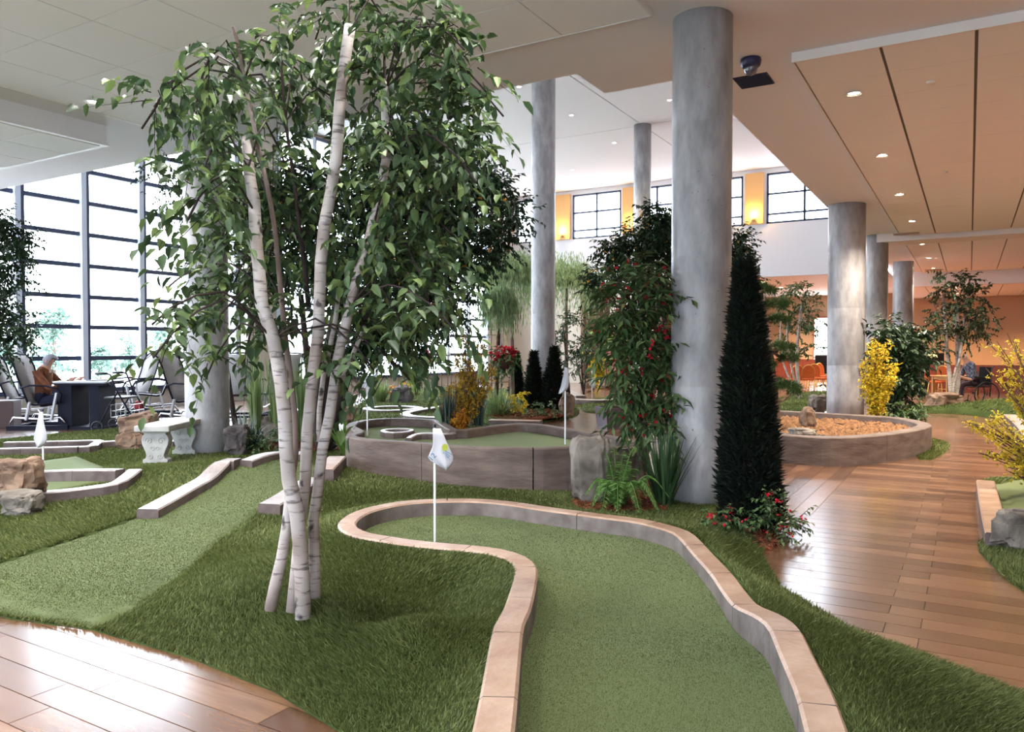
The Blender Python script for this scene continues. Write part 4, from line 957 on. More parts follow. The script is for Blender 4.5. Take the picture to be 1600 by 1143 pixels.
# ------------------------------------------------------------------ generic broadleaf tree
def tree(name, label, foot, trunks, blobs, lm_, bark, tl=.3, per=8, leaf=(.05, .08), wr=.45, droop=.4, group=None, flowers=(), cat='tree', fill=None):
    """trunks: lists of (px,py,d,width_m); blobs: from bpx"""
    t = thing(name, label, cat, foot, 0, group); Ot = np.array(t.location); tops = []
    for tr in trunks:
        mb = MB(); P = [np.array(foot) - Ot if i == 0 and q is None else D(q[0], q[1], q[2]) - Ot for i, q in enumerate(tr[0])]; trunk(mb, P, tr[1], 8, .06); mb.build('trunk', bark, t, True); tops += P[1:]
    br = MB()
    for c, R, n in blobs:
        c = np.array(c) - Ot
        if tops:
            a = min(tops, key=lambda q: np.linalg.norm(q - c)); m_ = (a + c) / 2 + np.array([0, 0, .08]); br.tube([a, m_, c], [.014, .01, .005], 5)
    if br.v: br.build('branches', bark, t, True)['kind'] = 'stuff'
    ps, ds, S, E = twigs([(np.array(c) - Ot, R, n) for c, R, n in blobs], tl, per, droop)
    Ls = RNG.uniform(*leaf, len(ps)); welded('foliage', leaf_geo(ps, ds, Ls, Ls * wr), 6, lm_, t); twig_mesh('twigs', S, E, .004, bark, t)
    for m_, n, sz, nm in flowers: bloom(t, [(np.array(c) - Ot, np.array(R)) for c, R, _ in blobs], n, sz, m_, nm)
    return t
def bloom(t, where, n, sz, m_, nm, petals=5):
    """flower heads of a few petals on the outside of the blobs"""
    per = max(1, n // max(1, len(where))); ps = []; ds = []
    for c, R in where:
        u = rdir(per); u[:, 1] -= .35; u = nrm(u); base = c + u * R * RNG.uniform(.75, 1.05, (per, 1))
        for k in range(petals):
            ps.append(base); ds.append(u * .7 + rdir(per))
    ps = np.concatenate(ps); ds = np.concatenate(ds); Ls = RNG.uniform(.7, 1.2, len(ps)) * sz
    welded(nm, leaf_geo(ps, ds, Ls, Ls * .75), 6, m_, t)
def Bs(lst, d, dens, jit=.4): return [bpx(q[0], q[1], q[2], d, max(2, dens * (q[2] / 40.) ** 2), jit, q[3] if len(q) > 3 else None) for q in lst]

# dark tree at the left edge, before the windows
p = G(-30, 700, .05)
tree('ficus_tree', 'dark ficus tree silhouetted at the left edge of the window wall', p, [([None, (-22, 600, depth(p)), (-18, 480, depth(p)), (-12, 380, depth(p))], (.05, .03))],
     Bs([(-10, 350, 36), (18, 370, 34), (-5, 410, 36), (22, 430, 30), (-8, 470, 36), (15, 505, 34), (-10, 540, 34), (25, 385, 25), (30, 520, 22)], depth(p), 75), M_leafd, M_barkd, .3, 9, (.07, .10), .45)
# tree behind the bench column
p = M(372, 690)
tree('ficus_tree', 'slender dark tree behind the bench column with sprays against the glass', p, [([None, (352, 560, depth(p)), (335, 400, depth(p)), (318, 300, depth(p))], (.045, .025))],
     Bs([(245, 275, 28, 26), (275, 260, 30, 22), (262, 310, 26), (285, 340, 24), (345, 290, 34), (372, 310, 30), (395, 360, 34), (375, 420, 26), (285, 390, 18), (380, 280, 28), (415, 310, 30)], depth(p), 45), M_leafd, M_barkd, .28, 10, (.05, .08), .45)
# flowering orange tree with twisted trunks behind the birch
p = M(505, 706); d0 = depth(p)
tree('orange_tree', 'large dark orange tree with twisted brown trunks behind the birch', p,
     [([None, (500, 640, d0), (512, 560, d0), (530, 470, d0), (560, 380, d0)], (.10, .06)), ([None, (520, 660, d0), (545, 580, d0 + .1), (570, 500, d0), (620, 420, d0), (660, 340, d0)], (.08, .04)), ([None, (490, 650, d0 + .2), (480, 560, d0 + .2), (470, 460, d0 + .2)], (.06, .04)), ([None, (525, 690, d0 + .1), (525, 600, d0 + .2), (585, 520, d0 + .3)], (.06, .03))],
     Bs([(600, 250, 60), (660, 240, 60), (720, 270, 55), (770, 300, 40, 26), (800, 330, 26, 24), (700, 330, 60), (640, 330, 60), (580, 330, 60), (680, 400, 55), (740, 390, 45), (620, 420, 60), (560, 420, 60), (500, 400, 55), (600, 500, 50), (560, 530, 45), (640, 520, 45), (480, 300, 55), (430, 330, 50), (690, 470, 40), (420, 420, 40), (780, 370, 26)], d0, 110, .8),
     M_leafd, M_barkd, .34, 10, (.07, .11), .45, flowers=((M_oflow, 110, .045, 'orange_fruit'),))
M_vine = mat('pale_vine', (.36, .27, .22), .8)
vn = MB()
for k in range(16):
    x0 = random.uniform(535, 582); a = [D(x0 + random.uniform(-14, 14) * (1 if j % 2 else -1), 545 + 12 * j, d0 + .35 + random.uniform(-.15, .15)) - np.array(p) for j in range(8)]
    vn.tube(smooth_path(a, .08), .007, 4)
t = thing('hanging_vines', 'tangle of bare pale vines hanging beside the orange tree trunk', 'vine', p); vn.build('vine_strands', M_vine, t, True)

# weeping willow-like palms near the slim column
def weep(label, x, y, rx, ry, d, n, foot, m_=M_willow, leaf=.16, name='weeping_palm', trunkm=None):
    c = D(x, y, d); s = d / F; t = thing(name, label, 'tree', foot); Ot = np.array(t.location)
    mb = MB(); trunk(mb, [np.zeros(3), (np.array([c[0], c[1], c[2] - ry * s * .3]) - Ot) * .6, np.array([c[0], c[1], c[2]]) - Ot], (.07, .04)); mb.build('trunk', trunkm or M_bark, t, True)
    R = np.array([rx * s, rx * s, ry * s]); top = c - Ot + np.array([0, 0, ry * s * .15]); P, Dd = [], []
    u = rdir(n); u[:, 2] = np.abs(u[:, 2]) * .9; u *= RNG.uniform(.55, 1.1, (n, 1)); end = top + u * R; dr = RNG.uniform(.35, 1.25, (n, 1))
    for k in range(14):
        tt = (k + 1) / 14; q = top + (end - top) * min(1, tt * 1.5) - UP * np.maximum(0, tt - .45) ** 2 * R[2] * 3.4 * dr
        P.append(q + RNG.normal(0, .05, q.shape)); Dd.append((end - top) * (.5 * (1 - tt)) + RNG.normal(0, .10, q.shape) - UP * (.25 + .9 * tt))
    P = np.concatenate(P); Dd = np.concatenate(Dd); welded('foliage', leaf_geo(P, Dd, RNG.uniform(.7, 1.3, len(P)) * leaf, leaf * .16 * np.ones(len(P))), 6, m_, t); return t
weep('pale green weeping palm left of the slim column', 800, 440, 65, 58, 21.5, 520, np.append(D(800, 560, 21.5)[:2], .03))
weep('pale green weeping palm right of the slim column', 885, 450, 62, 62, 25.5, 560, np.append(D(885, 560, 25.5)[:2], .03))
weep('feathery green palm in front of the trellis', 780, 480, 32, 40, 16, 220, G(775, 628, .05))
# small dark broadleaf trees in the middle
p = G(890, 622, .05); tree('ficus_tree', 'dark ficus right of the slim column and juniper', p, [([None, (885, 560, depth(p)), (880, 510, depth(p))], (.04, .03))], Bs([(872, 520, 26), (895, 505, 28), (880, 555, 24), (905, 540, 24)], depth(p), 70), M_leafd, M_barkd, .3, 9, (.09, .13), .5)
p = G(912, 616, .05); tree('ficus_tree', 'dark multi-stem ficus behind the far lane flag', p, [([None, (908, 560, depth(p))], (.03, .02)), ([None, (918, 560, depth(p))], (.03, .02)), ([None, (900, 560, depth(p))], (.03, .02))], Bs([(910, 550, 26), (925, 530, 22), (905, 570, 20)], depth(p), 70), M_leafd, M_barkd, .3, 9, (.09, .13), .5)
# tall tree with apricot flowers behind the hibiscus
p = G(1030, 640, .05); d0 = depth(p)
tree('camellia_tree', 'tall small-leaved tree with apricot blossoms behind the thick column', p, [([None, (1035, 540, d0), (1040, 450, d0), (1045, 380, d0)], (.07, .04))],
     Bs([(955, 390, 26), (985, 375, 28), (1020, 365, 34), (1050, 350, 34), (1000, 410, 34), (1040, 410, 36), (960, 420, 24), (1090, 380, 40), (1130, 400, 40), (1160, 410, 26), (1165, 440, 22), (1155, 375, 22), (1120, 450, 34), (925, 430, 18), (1025, 335, 26)], d0, 150, .5), M_leafd, M_barkd, .32, 10, (.09, .14), .5, flowers=((M_oflow, 90, .05, 'apricot_blossoms'),))
# hibiscus with red flowers
p = M(1008, 775); d0 = depth(p)
tree('hibiscus_tree', 'leafy hibiscus tree with red flowers between the boulder and thick column', p, [([None, (1003, 720, d0), (1000, 660, d0), (1010, 600, d0), (1000, 540, d0), (985, 470, d0)], (.032, .022)), ([(1006, 735, d0), (1014, 690, d0), (1010, 650, d0), (1022, 600, d0), (1025, 540, d0), (1020, 460, d0)], (.022, .018))],
     Bs([(960, 440, 28), (1000, 430, 34), (1035, 450, 32), (970, 480, 32), (1010, 490, 36), (1040, 510, 30), (960, 530, 32), (1000, 550, 36), (1038, 570, 28), (972, 580, 26), (1000, 610, 34), (1035, 620, 28), (1000, 660, 22), (1040, 660, 20), (985, 640, 24)], d0, 48, .28), M_leafm, M_bark, .26, 8, (.09, .15), .3, .5, flowers=((M_rflow, 110, .045, 'red_flowers'),))
# arborvitae and junipers
def conifer(label, foot, h, r, n, m_=M_jun, name='arborvitae', leaf=.07, shade_core=.72, lean=0, top=.9):
    t = thing(name, label, 'shrub', foot)
    prof = [(max(.01, shade_core * r * (math.sin(PI * min(1, .02 + .98 * (1 - z)) * .5) ** top)), z * h) for z in [i / 14 for i in range(15)]]
    MB().lathe(prof, 14).build('shade_core', M_barkd, t, True)  # added dark solid inside the foliage, blocks light passing through
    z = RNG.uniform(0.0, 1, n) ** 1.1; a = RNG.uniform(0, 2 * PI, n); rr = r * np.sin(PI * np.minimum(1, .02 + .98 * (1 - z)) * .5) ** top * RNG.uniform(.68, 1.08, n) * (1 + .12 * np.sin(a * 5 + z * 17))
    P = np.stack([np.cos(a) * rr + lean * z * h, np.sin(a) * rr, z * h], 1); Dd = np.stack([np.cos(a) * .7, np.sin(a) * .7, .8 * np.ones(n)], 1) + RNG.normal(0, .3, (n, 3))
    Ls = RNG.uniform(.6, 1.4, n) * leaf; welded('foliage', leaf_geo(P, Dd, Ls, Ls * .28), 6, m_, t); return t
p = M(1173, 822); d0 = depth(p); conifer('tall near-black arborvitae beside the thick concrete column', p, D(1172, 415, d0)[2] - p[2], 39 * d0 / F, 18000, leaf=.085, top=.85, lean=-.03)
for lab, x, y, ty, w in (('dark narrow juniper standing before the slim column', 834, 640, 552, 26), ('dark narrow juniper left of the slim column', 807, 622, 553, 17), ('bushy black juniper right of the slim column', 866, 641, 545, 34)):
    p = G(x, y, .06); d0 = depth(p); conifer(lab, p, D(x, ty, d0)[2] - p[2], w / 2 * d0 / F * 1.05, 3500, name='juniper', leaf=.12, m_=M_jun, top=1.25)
# spiky dark plants among the forsythia
def blades_plant(name, label, foot, n, L, w, m_, spread=.5, droop=.6, up=1.0, cat='grass plant', seg=5, r0=.06):
    t = thing(name, label, cat, foot); a = RNG.uniform(0, 2 * PI, n); out = np.stack([np.cos(a), np.sin(a), np.zeros(n)], 1); l = L * RNG.uniform(.55, 1.1, n); lean = RNG.uniform(.1, 1, n) * spread
    side = np.stack([-np.sin(a), np.cos(a), np.zeros(n)], 1); V = np.zeros((n, seg + 1, 2, 3)); base = out * RNG.uniform(0, r0, (n, 1))
    for k in range(seg + 1):
        s = k / seg; c = base + out * (l * lean * s)[:, None] + UP * (l * up * (s - droop * lean * s * s * 1.1))[:, None]; ww = w * (1 - s ** 2) + .0008
        V[:, k, 0] = c - side * ww; V[:, k, 1] = c + side * ww
    idx = np.arange(n * (seg + 1) * 2).reshape(n, seg + 1, 2); Fc = np.stack([idx[:, :-1, 0], idx[:, :-1, 1], idx[:, 1:, 1], idx[:, 1:, 0]], -1).reshape(-1, 4)
    o = link('blades', mesh_idx('blades', V.reshape(-1, 3), Fc, m_), t); o['kind'] = 'stuff'; return t
blades_plant('fountain_grass', 'silver grass clump with arching leaves beside the bench column', M(385, 700), 260, .62, .007, M_silver, 1.0, .8)
blades_plant('dark_grass', 'dark spiky grass clump in front of the silver grass', M(392, 704), 160, .42, .009, M_grassd, .8, .6)
blades_plant('reed_grass', 'tall yellow-green reeds between bench column and birch', M(400, 690), 130, 1.35, .008, M_grassb, .16, .3)
blades_plant('reed_grass', 'tall yellow-green reeds directly behind the birch trunks', M(432, 690), 150, 1.35, .008, M_grassb, .18, .3)
blades_plant('reed_grass', 'thin reeds behind the leaning birch branch', M(470, 692), 100, 1.3, .008, M_grassb, .2, .3)
blades_plant('lily_grass', 'dark green strap leaves at the foot of the thick column', M(1038, 792), 150, .78, .010, leafmat('strap_leaf', (.02, .05, .02), (.07, .13, .05), .5, .2), .45, .5)
for lab, x, y in (('dark spiky plant left of the forsythia stems', 700, 668), ('dark spiky plant right of the forsythia stems', 747, 664)):
    p = G(x, y, .45); blades_plant('spiky_plant', lab, p, 70, 66 * depth(p) / F, .010, M_grassd, .30, .25, cat='shrub', r0=.1)
blades_plant('lime_grass', 'bright lime grass tuft beside the juniper mulch bed', G(778, 648, .08), 260, .75, .012, M_grassb, .9, .8, r0=.3)
blades_plant('lime_grass', 'bright grass tuft with orange lilies by the dark square boulder', G(592, 628, .08), 200, .8, .012, M_grassb, .7, .6, r0=.2)
blades_plant('lime_fern', 'lime fern tuft against the end of the raised wall', M(543, 712), 120, .55, .014, M_leafy, .6, .6, cat='fern')
# leafy shrubs
def shrub(name, label, foot, blobs, m_, leaf=(.03, .05), tl=.15, per=8, droop=.2, flowers=(), wr=.55):
    return tree(name, label, foot, [], blobs, m_, M_barkd, tl, per, leaf, wr, droop, None, flowers, 'shrub')
p = M(410, 712); shrub('boxwood_shrub', 'low dark green shrub between the brown rock and birch', p, Bs([(395, 688, 20, 16), (418, 684, 20, 16), (432, 694, 16), (405, 698, 18, 12)], depth(p), 55, .1), M_leafm, (.04, .06))
p = M(1130, 828); shrub('azalea_shrub', 'small shrub with red blossoms at the base of the thick column', p, Bs([(1128, 803, 22, 14), (1148, 806, 20, 14), (1162, 815, 14, 10), (1112, 806, 12, 10)], depth(p), 40, .1), M_leafm, (.035, .055), .1, flowers=((M_rflow, 16, .03, 'red_flowers'),))
p = M(1205, 845); shrub('azalea_shrub', 'bushy shrub with red blossoms spilling onto the plank floor', p, Bs([(1205, 785, 22, 22), (1222, 800, 24, 22), (1200, 815, 26, 20), (1232, 815, 22, 18), (1222, 835, 20, 14), (1247, 808, 12, 10), (1190, 770, 16, 20)], depth(p), 42, .12), M_leafm, (.03, .055), .14, flowers=((M_rflow, 14, .03, 'red_flowers'),))
p = G(850, 652, .06); shrub('azalea_shrub', 'low dark shrub with pink buds before the junipers', p, Bs([(835, 640, 16, 12), (852, 636, 18, 14), (866, 642, 14, 10)], depth(p), 60, .2), M_leafm, (.06, .09), .2)
p = G(800, 648, .06); shrub('daisy_bush', 'golden yellow flower bush in the mulch bed', p, Bs([(802, 624, 14, 16), (814, 616, 10, 12), (795, 634, 12, 10), (812, 632, 12, 10)], depth(p), 70, .2), M_yflow, (.07, .11), .15, wr=.8)
p = G(1430, 655, .05); shrub('variegated_shrub', 'broad-leaved green and white shrub behind the planter end', p, Bs([(1405, 640, 20, 14), (1425, 632, 18, 14), (1420, 648, 20, 12), (1437, 640, 12, 10), (1390, 640, 14, 12)], depth(p), 50, .2), M_leafm, (.10, .17), .25, wr=.35)
p = G(612, 628, .06); shrub('marigold_bush', 'orange flower cluster beside the dark square boulder', p, Bs([(604, 616, 14, 12), (588, 622, 12, 10), (618, 602, 12, 8), (640, 598, 10, 6)], depth(p), 60, .2), M_oflow, (.07, .11), .15, wr=.8)
p = M(560, 696) ; shrub('groundcover', 'low leafy groundcover behind the birch by the raised wall', G(520, 640, .08), Bs([(530, 632, 18, 8), (555, 630, 18, 8), (510, 634, 14, 8)], depth(G(520, 640, .08)), 60, .2), M_leafm, (.06, .1), .2)
p = G(1400, 650, .05); d0 = depth(p)
tree('dark_shrub_tree', 'dense dark green shrub tree behind the yellow bush', p, [([None, (1396, 600, d0), (1394, 560, d0)], (.06, .04))], Bs([(1400, 520, 28), (1425, 525, 24), (1380, 530, 24), (1410, 555, 30), (1435, 560, 22), (1390, 580, 24), (1415, 595, 26), (1375, 560, 18), (1400, 620, 20)], d0, 110, .4), M_leafd, M_barkd, .3, 9, (.12, .20), .4)
p = G(945, 606, .06); tree('ficus_tree', 'green leafy shrub tree behind the red hibiscus at the far bed', p, [([None, (948, 570, depth(p))], (.05, .03))], Bs([(950, 520, 26), (970, 545, 28), (975, 580, 22)], depth(p), 60), M_leafy, M_bark, .35, 8, (.16, .24), .4)
# forsythias
def forsythia(label, foot, tips, n, dpt, fl=.03, m_=M_yflow, leafn=0, r=.012):
    t = thing('forsythia', label, 'shrub', foot); Ot = np.array(t.location); st = MB(); P = []
    for x, y, k in tips:
        e = D(x, y, dpt + random.uniform(-.25, .25)) - Ot
        for j in range(k):
            q = e + RNG.normal(0, .045, 3) * np.array([1, 1, .6]) * dpt / 8; m1 = np.array([q[0] * .35, q[1] * .35, q[2] * .55]) + RNG.normal(0, .03, 3); path = smooth_path([RNG.normal(0, .03, 3) * np.array([1, 1, 0]), m1, q], .12); st.tube(path, [r * (1 - .75 * i / len(path)) for i in range(len(path))], 4)
            pts = np.array(path); s = RNG.uniform(.28, 1, n // (len(tips) * k) + 1); ix = (s * (len(pts) - 1)).astype(int); P.append(pts[ix] + RNG.normal(0, .03, (len(ix), 3)) * dpt / 8)
    st.build('stems', M_bark, t); P = np.concatenate(P); PP_ = np.repeat(P, 4, 0); Dd = rdir(len(PP_)); Ls = RNG.uniform(.7, 1.2, len(PP_)) * fl
    welded('blossoms', leaf_geo(PP_, Dd, Ls, Ls * .7), 6, m_, t)
    if leafn:
        q = P[RNG.choice(len(P), leafn)]; Ls = RNG.uniform(1.2, 2, leafn) * fl; welded('leaves', leaf_geo(q, rdir(leafn), Ls, Ls * .45), 6, M_leafm, t)
    return t
p = G(727, 666, .45); forsythia('tall yellow forsythia on the raised green among spiky plants', p, [(705, 560, 2), (720, 530, 2), (735, 515, 3), (750, 530, 2), (765, 560, 2), (775, 570, 1), (712, 595, 2), (745, 580, 2), (760, 600, 2), (728, 560, 2), (700, 610, 2)], 1500, depth(p) + .2, .036, leafmat('dull_yellow_blossom', (.34, .19, .02), (.62, .40, .04), .6, .25), 300)
p = G(1368, 655, .2); forsythia('bright yellow forsythia beside the planter column', p, [(1345, 555, 2), (1360, 540, 2), (1372, 530, 3), (1385, 545, 2), (1398, 570, 2), (1350, 590, 2), (1375, 575, 2), (1392, 600, 2), (1402, 585, 1), (1365, 610, 2)], 1500, depth(p), .055, M_yflow, 150)
p = G(936, 604, .05); forsythia('far bright yellow bush behind the lanes', p, [(930, 560, 2), (936, 548, 3), (942, 565, 2), (928, 575, 2), (944, 580, 2)], 420, depth(p), .10, M_yflow, 30)
p = G(1640, 770, .05); d0 = depth(p); forsythia('arching yellow forsythia at the right beside the walkway green', p, [(1560, 540, 3), (1585, 525, 4), (1610, 530, 3), (1550, 575, 3), (1575, 570, 3), (1600, 575, 4), (1520, 660, 3), (1545, 655, 3), (1505, 650, 1), (1560, 640, 3), (1530, 710, 2), (1555, 700, 3), (1590, 690, 3), (1590, 640, 3), (1575, 610, 2), (1620, 620, 3), (1580, 730, 3), (1600, 745, 2)], 2600, d0, .028, leafmat('lemon_blossom', (.48, .36, .02), (.72, .60, .07), .6, .3), 260)
p = G(718, 667, .45); forsythia('amber flower clump at the foot of the spiky plants', p, [(712, 640, 2), (722, 645, 2), (730, 640, 2), (690, 650, 2), (684, 640, 2)], 500, depth(p), .04, M_oflow, 60)
# pine bonsai in the planter
def pine(label, foot, tr, pads, dpt):
    t = thing('bonsai_pine', label, 'tree', foot); Ot = np.array(t.location); mb = MB(); P = [D(x, y, dpt) - Ot for x, y in tr]; P[0] = np.zeros(3); trunk(mb, P, (.085, .05), 9, .08); mb.build('trunk', M_bark, t, True); br = MB(); ps = []; ds = []
    for x, y, r, ry in pads:
        c = D(x, y, dpt + random.uniform(-.25, .25)) - Ot; a = min(P, key=lambda q: np.linalg.norm(q - c)); br.tube([a, (a + c) / 2 + np.array([0, 0, -.03]), c], [.03, .02, .01], 5); s = dpt / F
        k = int(26 * (r / 20.) ** 2) + 6; u = rdir(k); u[:, 2] = np.abs(u[:, 2]) * .9 - .15; tip = c + u * np.array([r, r, ry]) * s * RNG.uniform(.6, 1, (k, 1)); nn = 34
        ps.append(np.repeat(tip, nn, 0)); ds.append(np.repeat(u, nn, 0) * .7 + rdir(k * nn))
    br.build('branches', M_bark, t); ps = np.concatenate(ps); ds = np.concatenate(ds); welded('needles', leaf_geo(ps, ds, RNG.uniform(.07, .12, len(ps)), .006 * np.ones(len(ps))), 6, M_needle, t); return t
p = G(1212, 672, .26); pine('cloud-pruned bonsai pine growing in the gravel planter', p, [(1212, 672), (1209, 630), (1206, 590), (1200, 545), (1194, 500), (1190, 465)], [(1192, 455, 20, 12), (1183, 475, 18, 12), (1210, 478, 20, 12), (1178, 500, 16, 10), (1216, 500, 18, 10), (1222, 545, 20, 12), (1190, 570, 22, 14), (1232, 560, 16, 10), (1205, 600, 24, 12), (1228, 605, 20, 10), (1185, 610, 20, 12), (1240, 612, 10, 6)], depth(p))
# ficus behind the pine and far birch
p = G(1250, 625, .03); d0 = depth(p)
tree('birch_tree', 'slim birch with thin crown behind the bonsai pine', p, [([None, (1245, 560, d0), (1250, 500, d0), (1255, 460, d0)], (.06, .03)), ([None, (1222, 560, d0), (1220, 500, d0)], (.035, .02)), ([None, (1232, 550, d0), (1230, 490, d0)], (.035, .02))], Bs([(1235, 455, 22), (1255, 460, 24), (1270, 475, 18), (1225, 485, 20), (1250, 495, 24), (1265, 510, 20), (1235, 520, 18), (1268, 540, 16), (1250, 545, 16), (1280, 500, 10)], d0, 60, .4), M_leafm, M_birch, .3, 9, (.10, .14), .5)
p = G(1487, 636, .03); d0 = depth(p)
tree('birch_tree', 'birch with white crossing trunks behind the pink boulder', p, [([None, (1484, 590, d0), (1480, 555, d0), (1478, 520, d0), (1474, 465, d0)], (.055, .03)), ([None, (1490, 600, d0), (1498, 565, d0), (1506, 510, d0), (1510, 470, d0), (1516, 430, d0)], (.05, .02)), ([None, (1496, 600, d0 + .1), (1496, 540, d0 + .1), (1495, 480, d0)], (.07, .04)), ([None, (1488, 595, d0), (1500, 560, d0 - .1)], (.035, .03))],
     Bs([(1480, 425, 12), (1486, 445, 18), (1510, 440, 20), (1470, 455, 14), (1530, 460, 20), (1500, 470, 24), (1462, 485, 14), (1535, 490, 20), (1515, 500, 24), (1485, 500, 22), (1465, 510, 16), (1540, 510, 14), (1518, 520, 20), (1490, 525, 18), (1455, 535, 14), (1470, 540, 12)], d0, 75, .4), M_leafd, M_birch, .3, 9, (.09, .13), .5)
p = G(1452, 622, .02); shrub('pale_shrub', 'pale variegated shrub between the dark shrub tree and far birch', p, Bs([(1448, 530, 16, 18), (1462, 525, 14, 14), (1452, 555, 14, 16), (1445, 585, 10, 16)], depth(p), 40, .3), leafmat('cream_leaf', (.20, .24, .08), (.52, .50, .26), .5, .2), (.10, .15), .3)

# ------------------------------------------------------------------ fern with separate fronds
FR = M(965, 796); fern = thing('fern', 'bright green fern with long arching fronds in front of the tall boulder', 'fern', FR)
dF = depth(FR); R_ = np.array([math.cos(YAW), math.sin(YAW), 0]); N_ = np.array([-math.sin(YAW), math.cos(YAW), 0])
fr_ = [(945, 705, .1), (958, 698, .25), (975, 705, .15), (993, 695, .1), (985, 720, -.1), (932, 775, -.25), (925, 790, -.1), (940, 800, -.35), (965, 798, -.45), (1010, 775, -.05), (1030, 798, -.2), (1045, 776, .1), (1000, 800, -.35), (950, 735, .3), (1000, 740, .3), (915, 772, .05)]
for x, y, dd in fr_:
    e = D(x, y, dF + dd) - FR; L = np.linalg.norm(e); m_ = e * .55 + np.array([0, 0, .10 + .18 * max(0, 1 - e[2] / max(.01, L))]); path = np.array(smooth_path([np.zeros(3), m_, e], .012))
    n = len(path); tg = nrm(np.gradient(path, axis=0)); side = nrm(np.cross(tg, UP + .001)); s = np.linspace(0, 1, n); ll = .085 * np.sin(PI * np.clip(.12 + .88 * s, 0, 1)) ** .8 + .008
    ok = s > .12; P = np.concatenate([path[ok], path[ok]]); Dd = np.concatenate([side[ok] + tg[ok] * .35, -side[ok] + tg[ok] * .35]) - UP * .15; Ls = np.concatenate([ll[ok], ll[ok]])
    g = leaf_geo(P, Dd, Ls, np.full(len(Ls), .014), False, .1); o = welded('frond', g, 6, M_fern, fern, None)
    mb = MB(); mb.tube(path[::4], .0035, 4); mb.build('rachis', M_fern, o)
# mulch beds
def mulch(label, pts, z, n, px=True):
    poly = [tuple((M(x, y) if z is None else G(x, y, z))[:2]) for x, y in pts]; c = np.mean(poly, 0); q = RNG.uniform(np.min(poly, 0), np.max(poly, 0), (n * 3, 2)); q = q[inpoly(poly, q[:, 0], q[:, 1])][:n]
    zf = (lambda x, y: H(x, y) + .022) if z is None else (lambda x, y: np.full(np.shape(x), z + .02)); o = patch('mulch_bed', poly, zf, M_mulch, .12, thick=.03); tag(o, label, 'mulch', kind='stuff')
    P = np.stack([q[:, 0], q[:, 1], zf(q[:, 0], q[:, 1]) + .006], 1); d_ = rdir(len(P)); d_[:, 2] *= .35; Ls = RNG.uniform(.03, .08, len(P)) * (1 if z is None else 2); welded('bark_strands', leaf_geo(P, d_, Ls, Ls * .18), 6, leafmat('mulch_strand', (.10, .022, .012), (.30, .10, .05), .9, 0), o)
mulch('red mulch around the shrub at the foot of the arborvitae', ((1120, 805), (1150, 815), (1175, 835), (1192, 858), (1206, 860), (1215, 845), (1210, 815), (1170, 800)), None, 1600)
mulch('red mulch around the fern and hibiscus', ((892, 785), (905, 795), (960, 800), (1040, 798), (1048, 780), (1020, 755), (960, 765), (920, 775)), None, 1600)
mulch('red mulch bed under the junipers', ((762, 650), (780, 656), (840, 655), (880, 650), (870, 642), (800, 641)), .08, 900)
mulch('dark mulch behind the birch by the raised wall', ((370, 708), (430, 703), (480, 706), (540, 704), (540, 695), (470, 690), (400, 695)), None, 900)
# ================================================================== downlights and ceiling fittings
M_lamp = emit('lamp_glow', (1.0, .86, .62), 14.0); M_lampc = emit('lamp_glow_white', (1.0, .93, .85), 9.0); M_refl = mat('lamp_reflector', (.8, .76, .7), .25, .5, metal=.8)
def ml(b): return b.v, b.f
dl_ring = mesh_np('trim_ring', *ml(MB().lathe([(.085, .0), (.105, 0), (.108, -.008), (.082, -.006)], 24, cap=False)), M_trimw)
dl_cone = mesh_np('reflector', *ml(MB().lathe([(.085, -.004), (.06, .0105), (.058, .012)], 20, cap=False)), M_refl, True)
dl_disc = mesh_np('lamp', *ml(MB().lathe([(.058, .004), (.0005, .0045)], 16, cap=False)), M_lamp); dl_disc2 = mesh_np('lamp', *ml(MB().lathe([(.058, .004), (.0005, .0045)], 16, cap=False)), M_lampc)
def downlight(x, y, z, label, group, e, col, warm=True, ang=125, scale=1.0):
    t = thing('ceiling_downlight', label, 'downlight', (x, y, z - .013), 0, group); t.scale = (scale,) * 3
    link('trim_ring', dl_ring, t); link('reflector', dl_cone, t); link('lamp', dl_disc if warm else dl_disc2, t)
    l = bpy.data.lights.new('downlight_beam', 'SPOT'); l.energy = e; l.color = col; l.spot_size = math.radians(ang); l.spot_blend = .9; l.shadow_soft_size = .08
    o = bpy.data.objects.new('downlight_beam', l); COL.objects.link(o); o.location = (x, y, z - .06); o['kind'] = 'helper'
    return t
WARM = (1.0, .87, .72)
for y in (9.91, 13.3, 16.81, 20.45): downlight(-1.2, y, 4.5, 'downlight added out of view to warm the walkway floor', 'downlights along the walkway ceiling', 300, WARM)
for y in (25.05, 29.0, 32.8): downlight(-1.2, y, 4.5, 'round recessed downlight in the cream panel beyond the cross beam', 'downlights beyond the cross beam', 300, WARM)
for y in (9.91, 13.3, 16.81, 20.45): downlight(2.09, y, 4.5, 'downlight added out of view to warm the walkway floor', 'downlights along the walkway ceiling', 300, WARM)  # unseen second row, added for warm light on the right-hand floor
for x, y in ((-9.39, 5.68), (-6.65, 3.13), (-3.93, 3.13), (-6.65, .6), (-3.93, .6), (-1.2, 3.2), (-9.39, 3.13)): downlight(x, y, SLAB - .03 if x < -2.6 else SLAB, 'low soffit downlight, all but one added out of view to brighten the foreground', 'downlights of the low soffit', 150 if y < 5 else 130, (1, .97, .94), False)  # only the first is in view, the rest are added foreground light
for x, y in ((-10.44, 18.03), (-10.34, 21.0), (-7.34, 21.13), (-10.46, 24.54), (-9.55, 24.9), (-13.43, 27.39), (-16.16, 27.4), (-6.35, 21.39)): downlight(x, y, HIGH, 'small recessed downlight in the high atrium ceiling', 'downlights in the high ceiling', 200, (1, .84, .66), False, 110, .9)
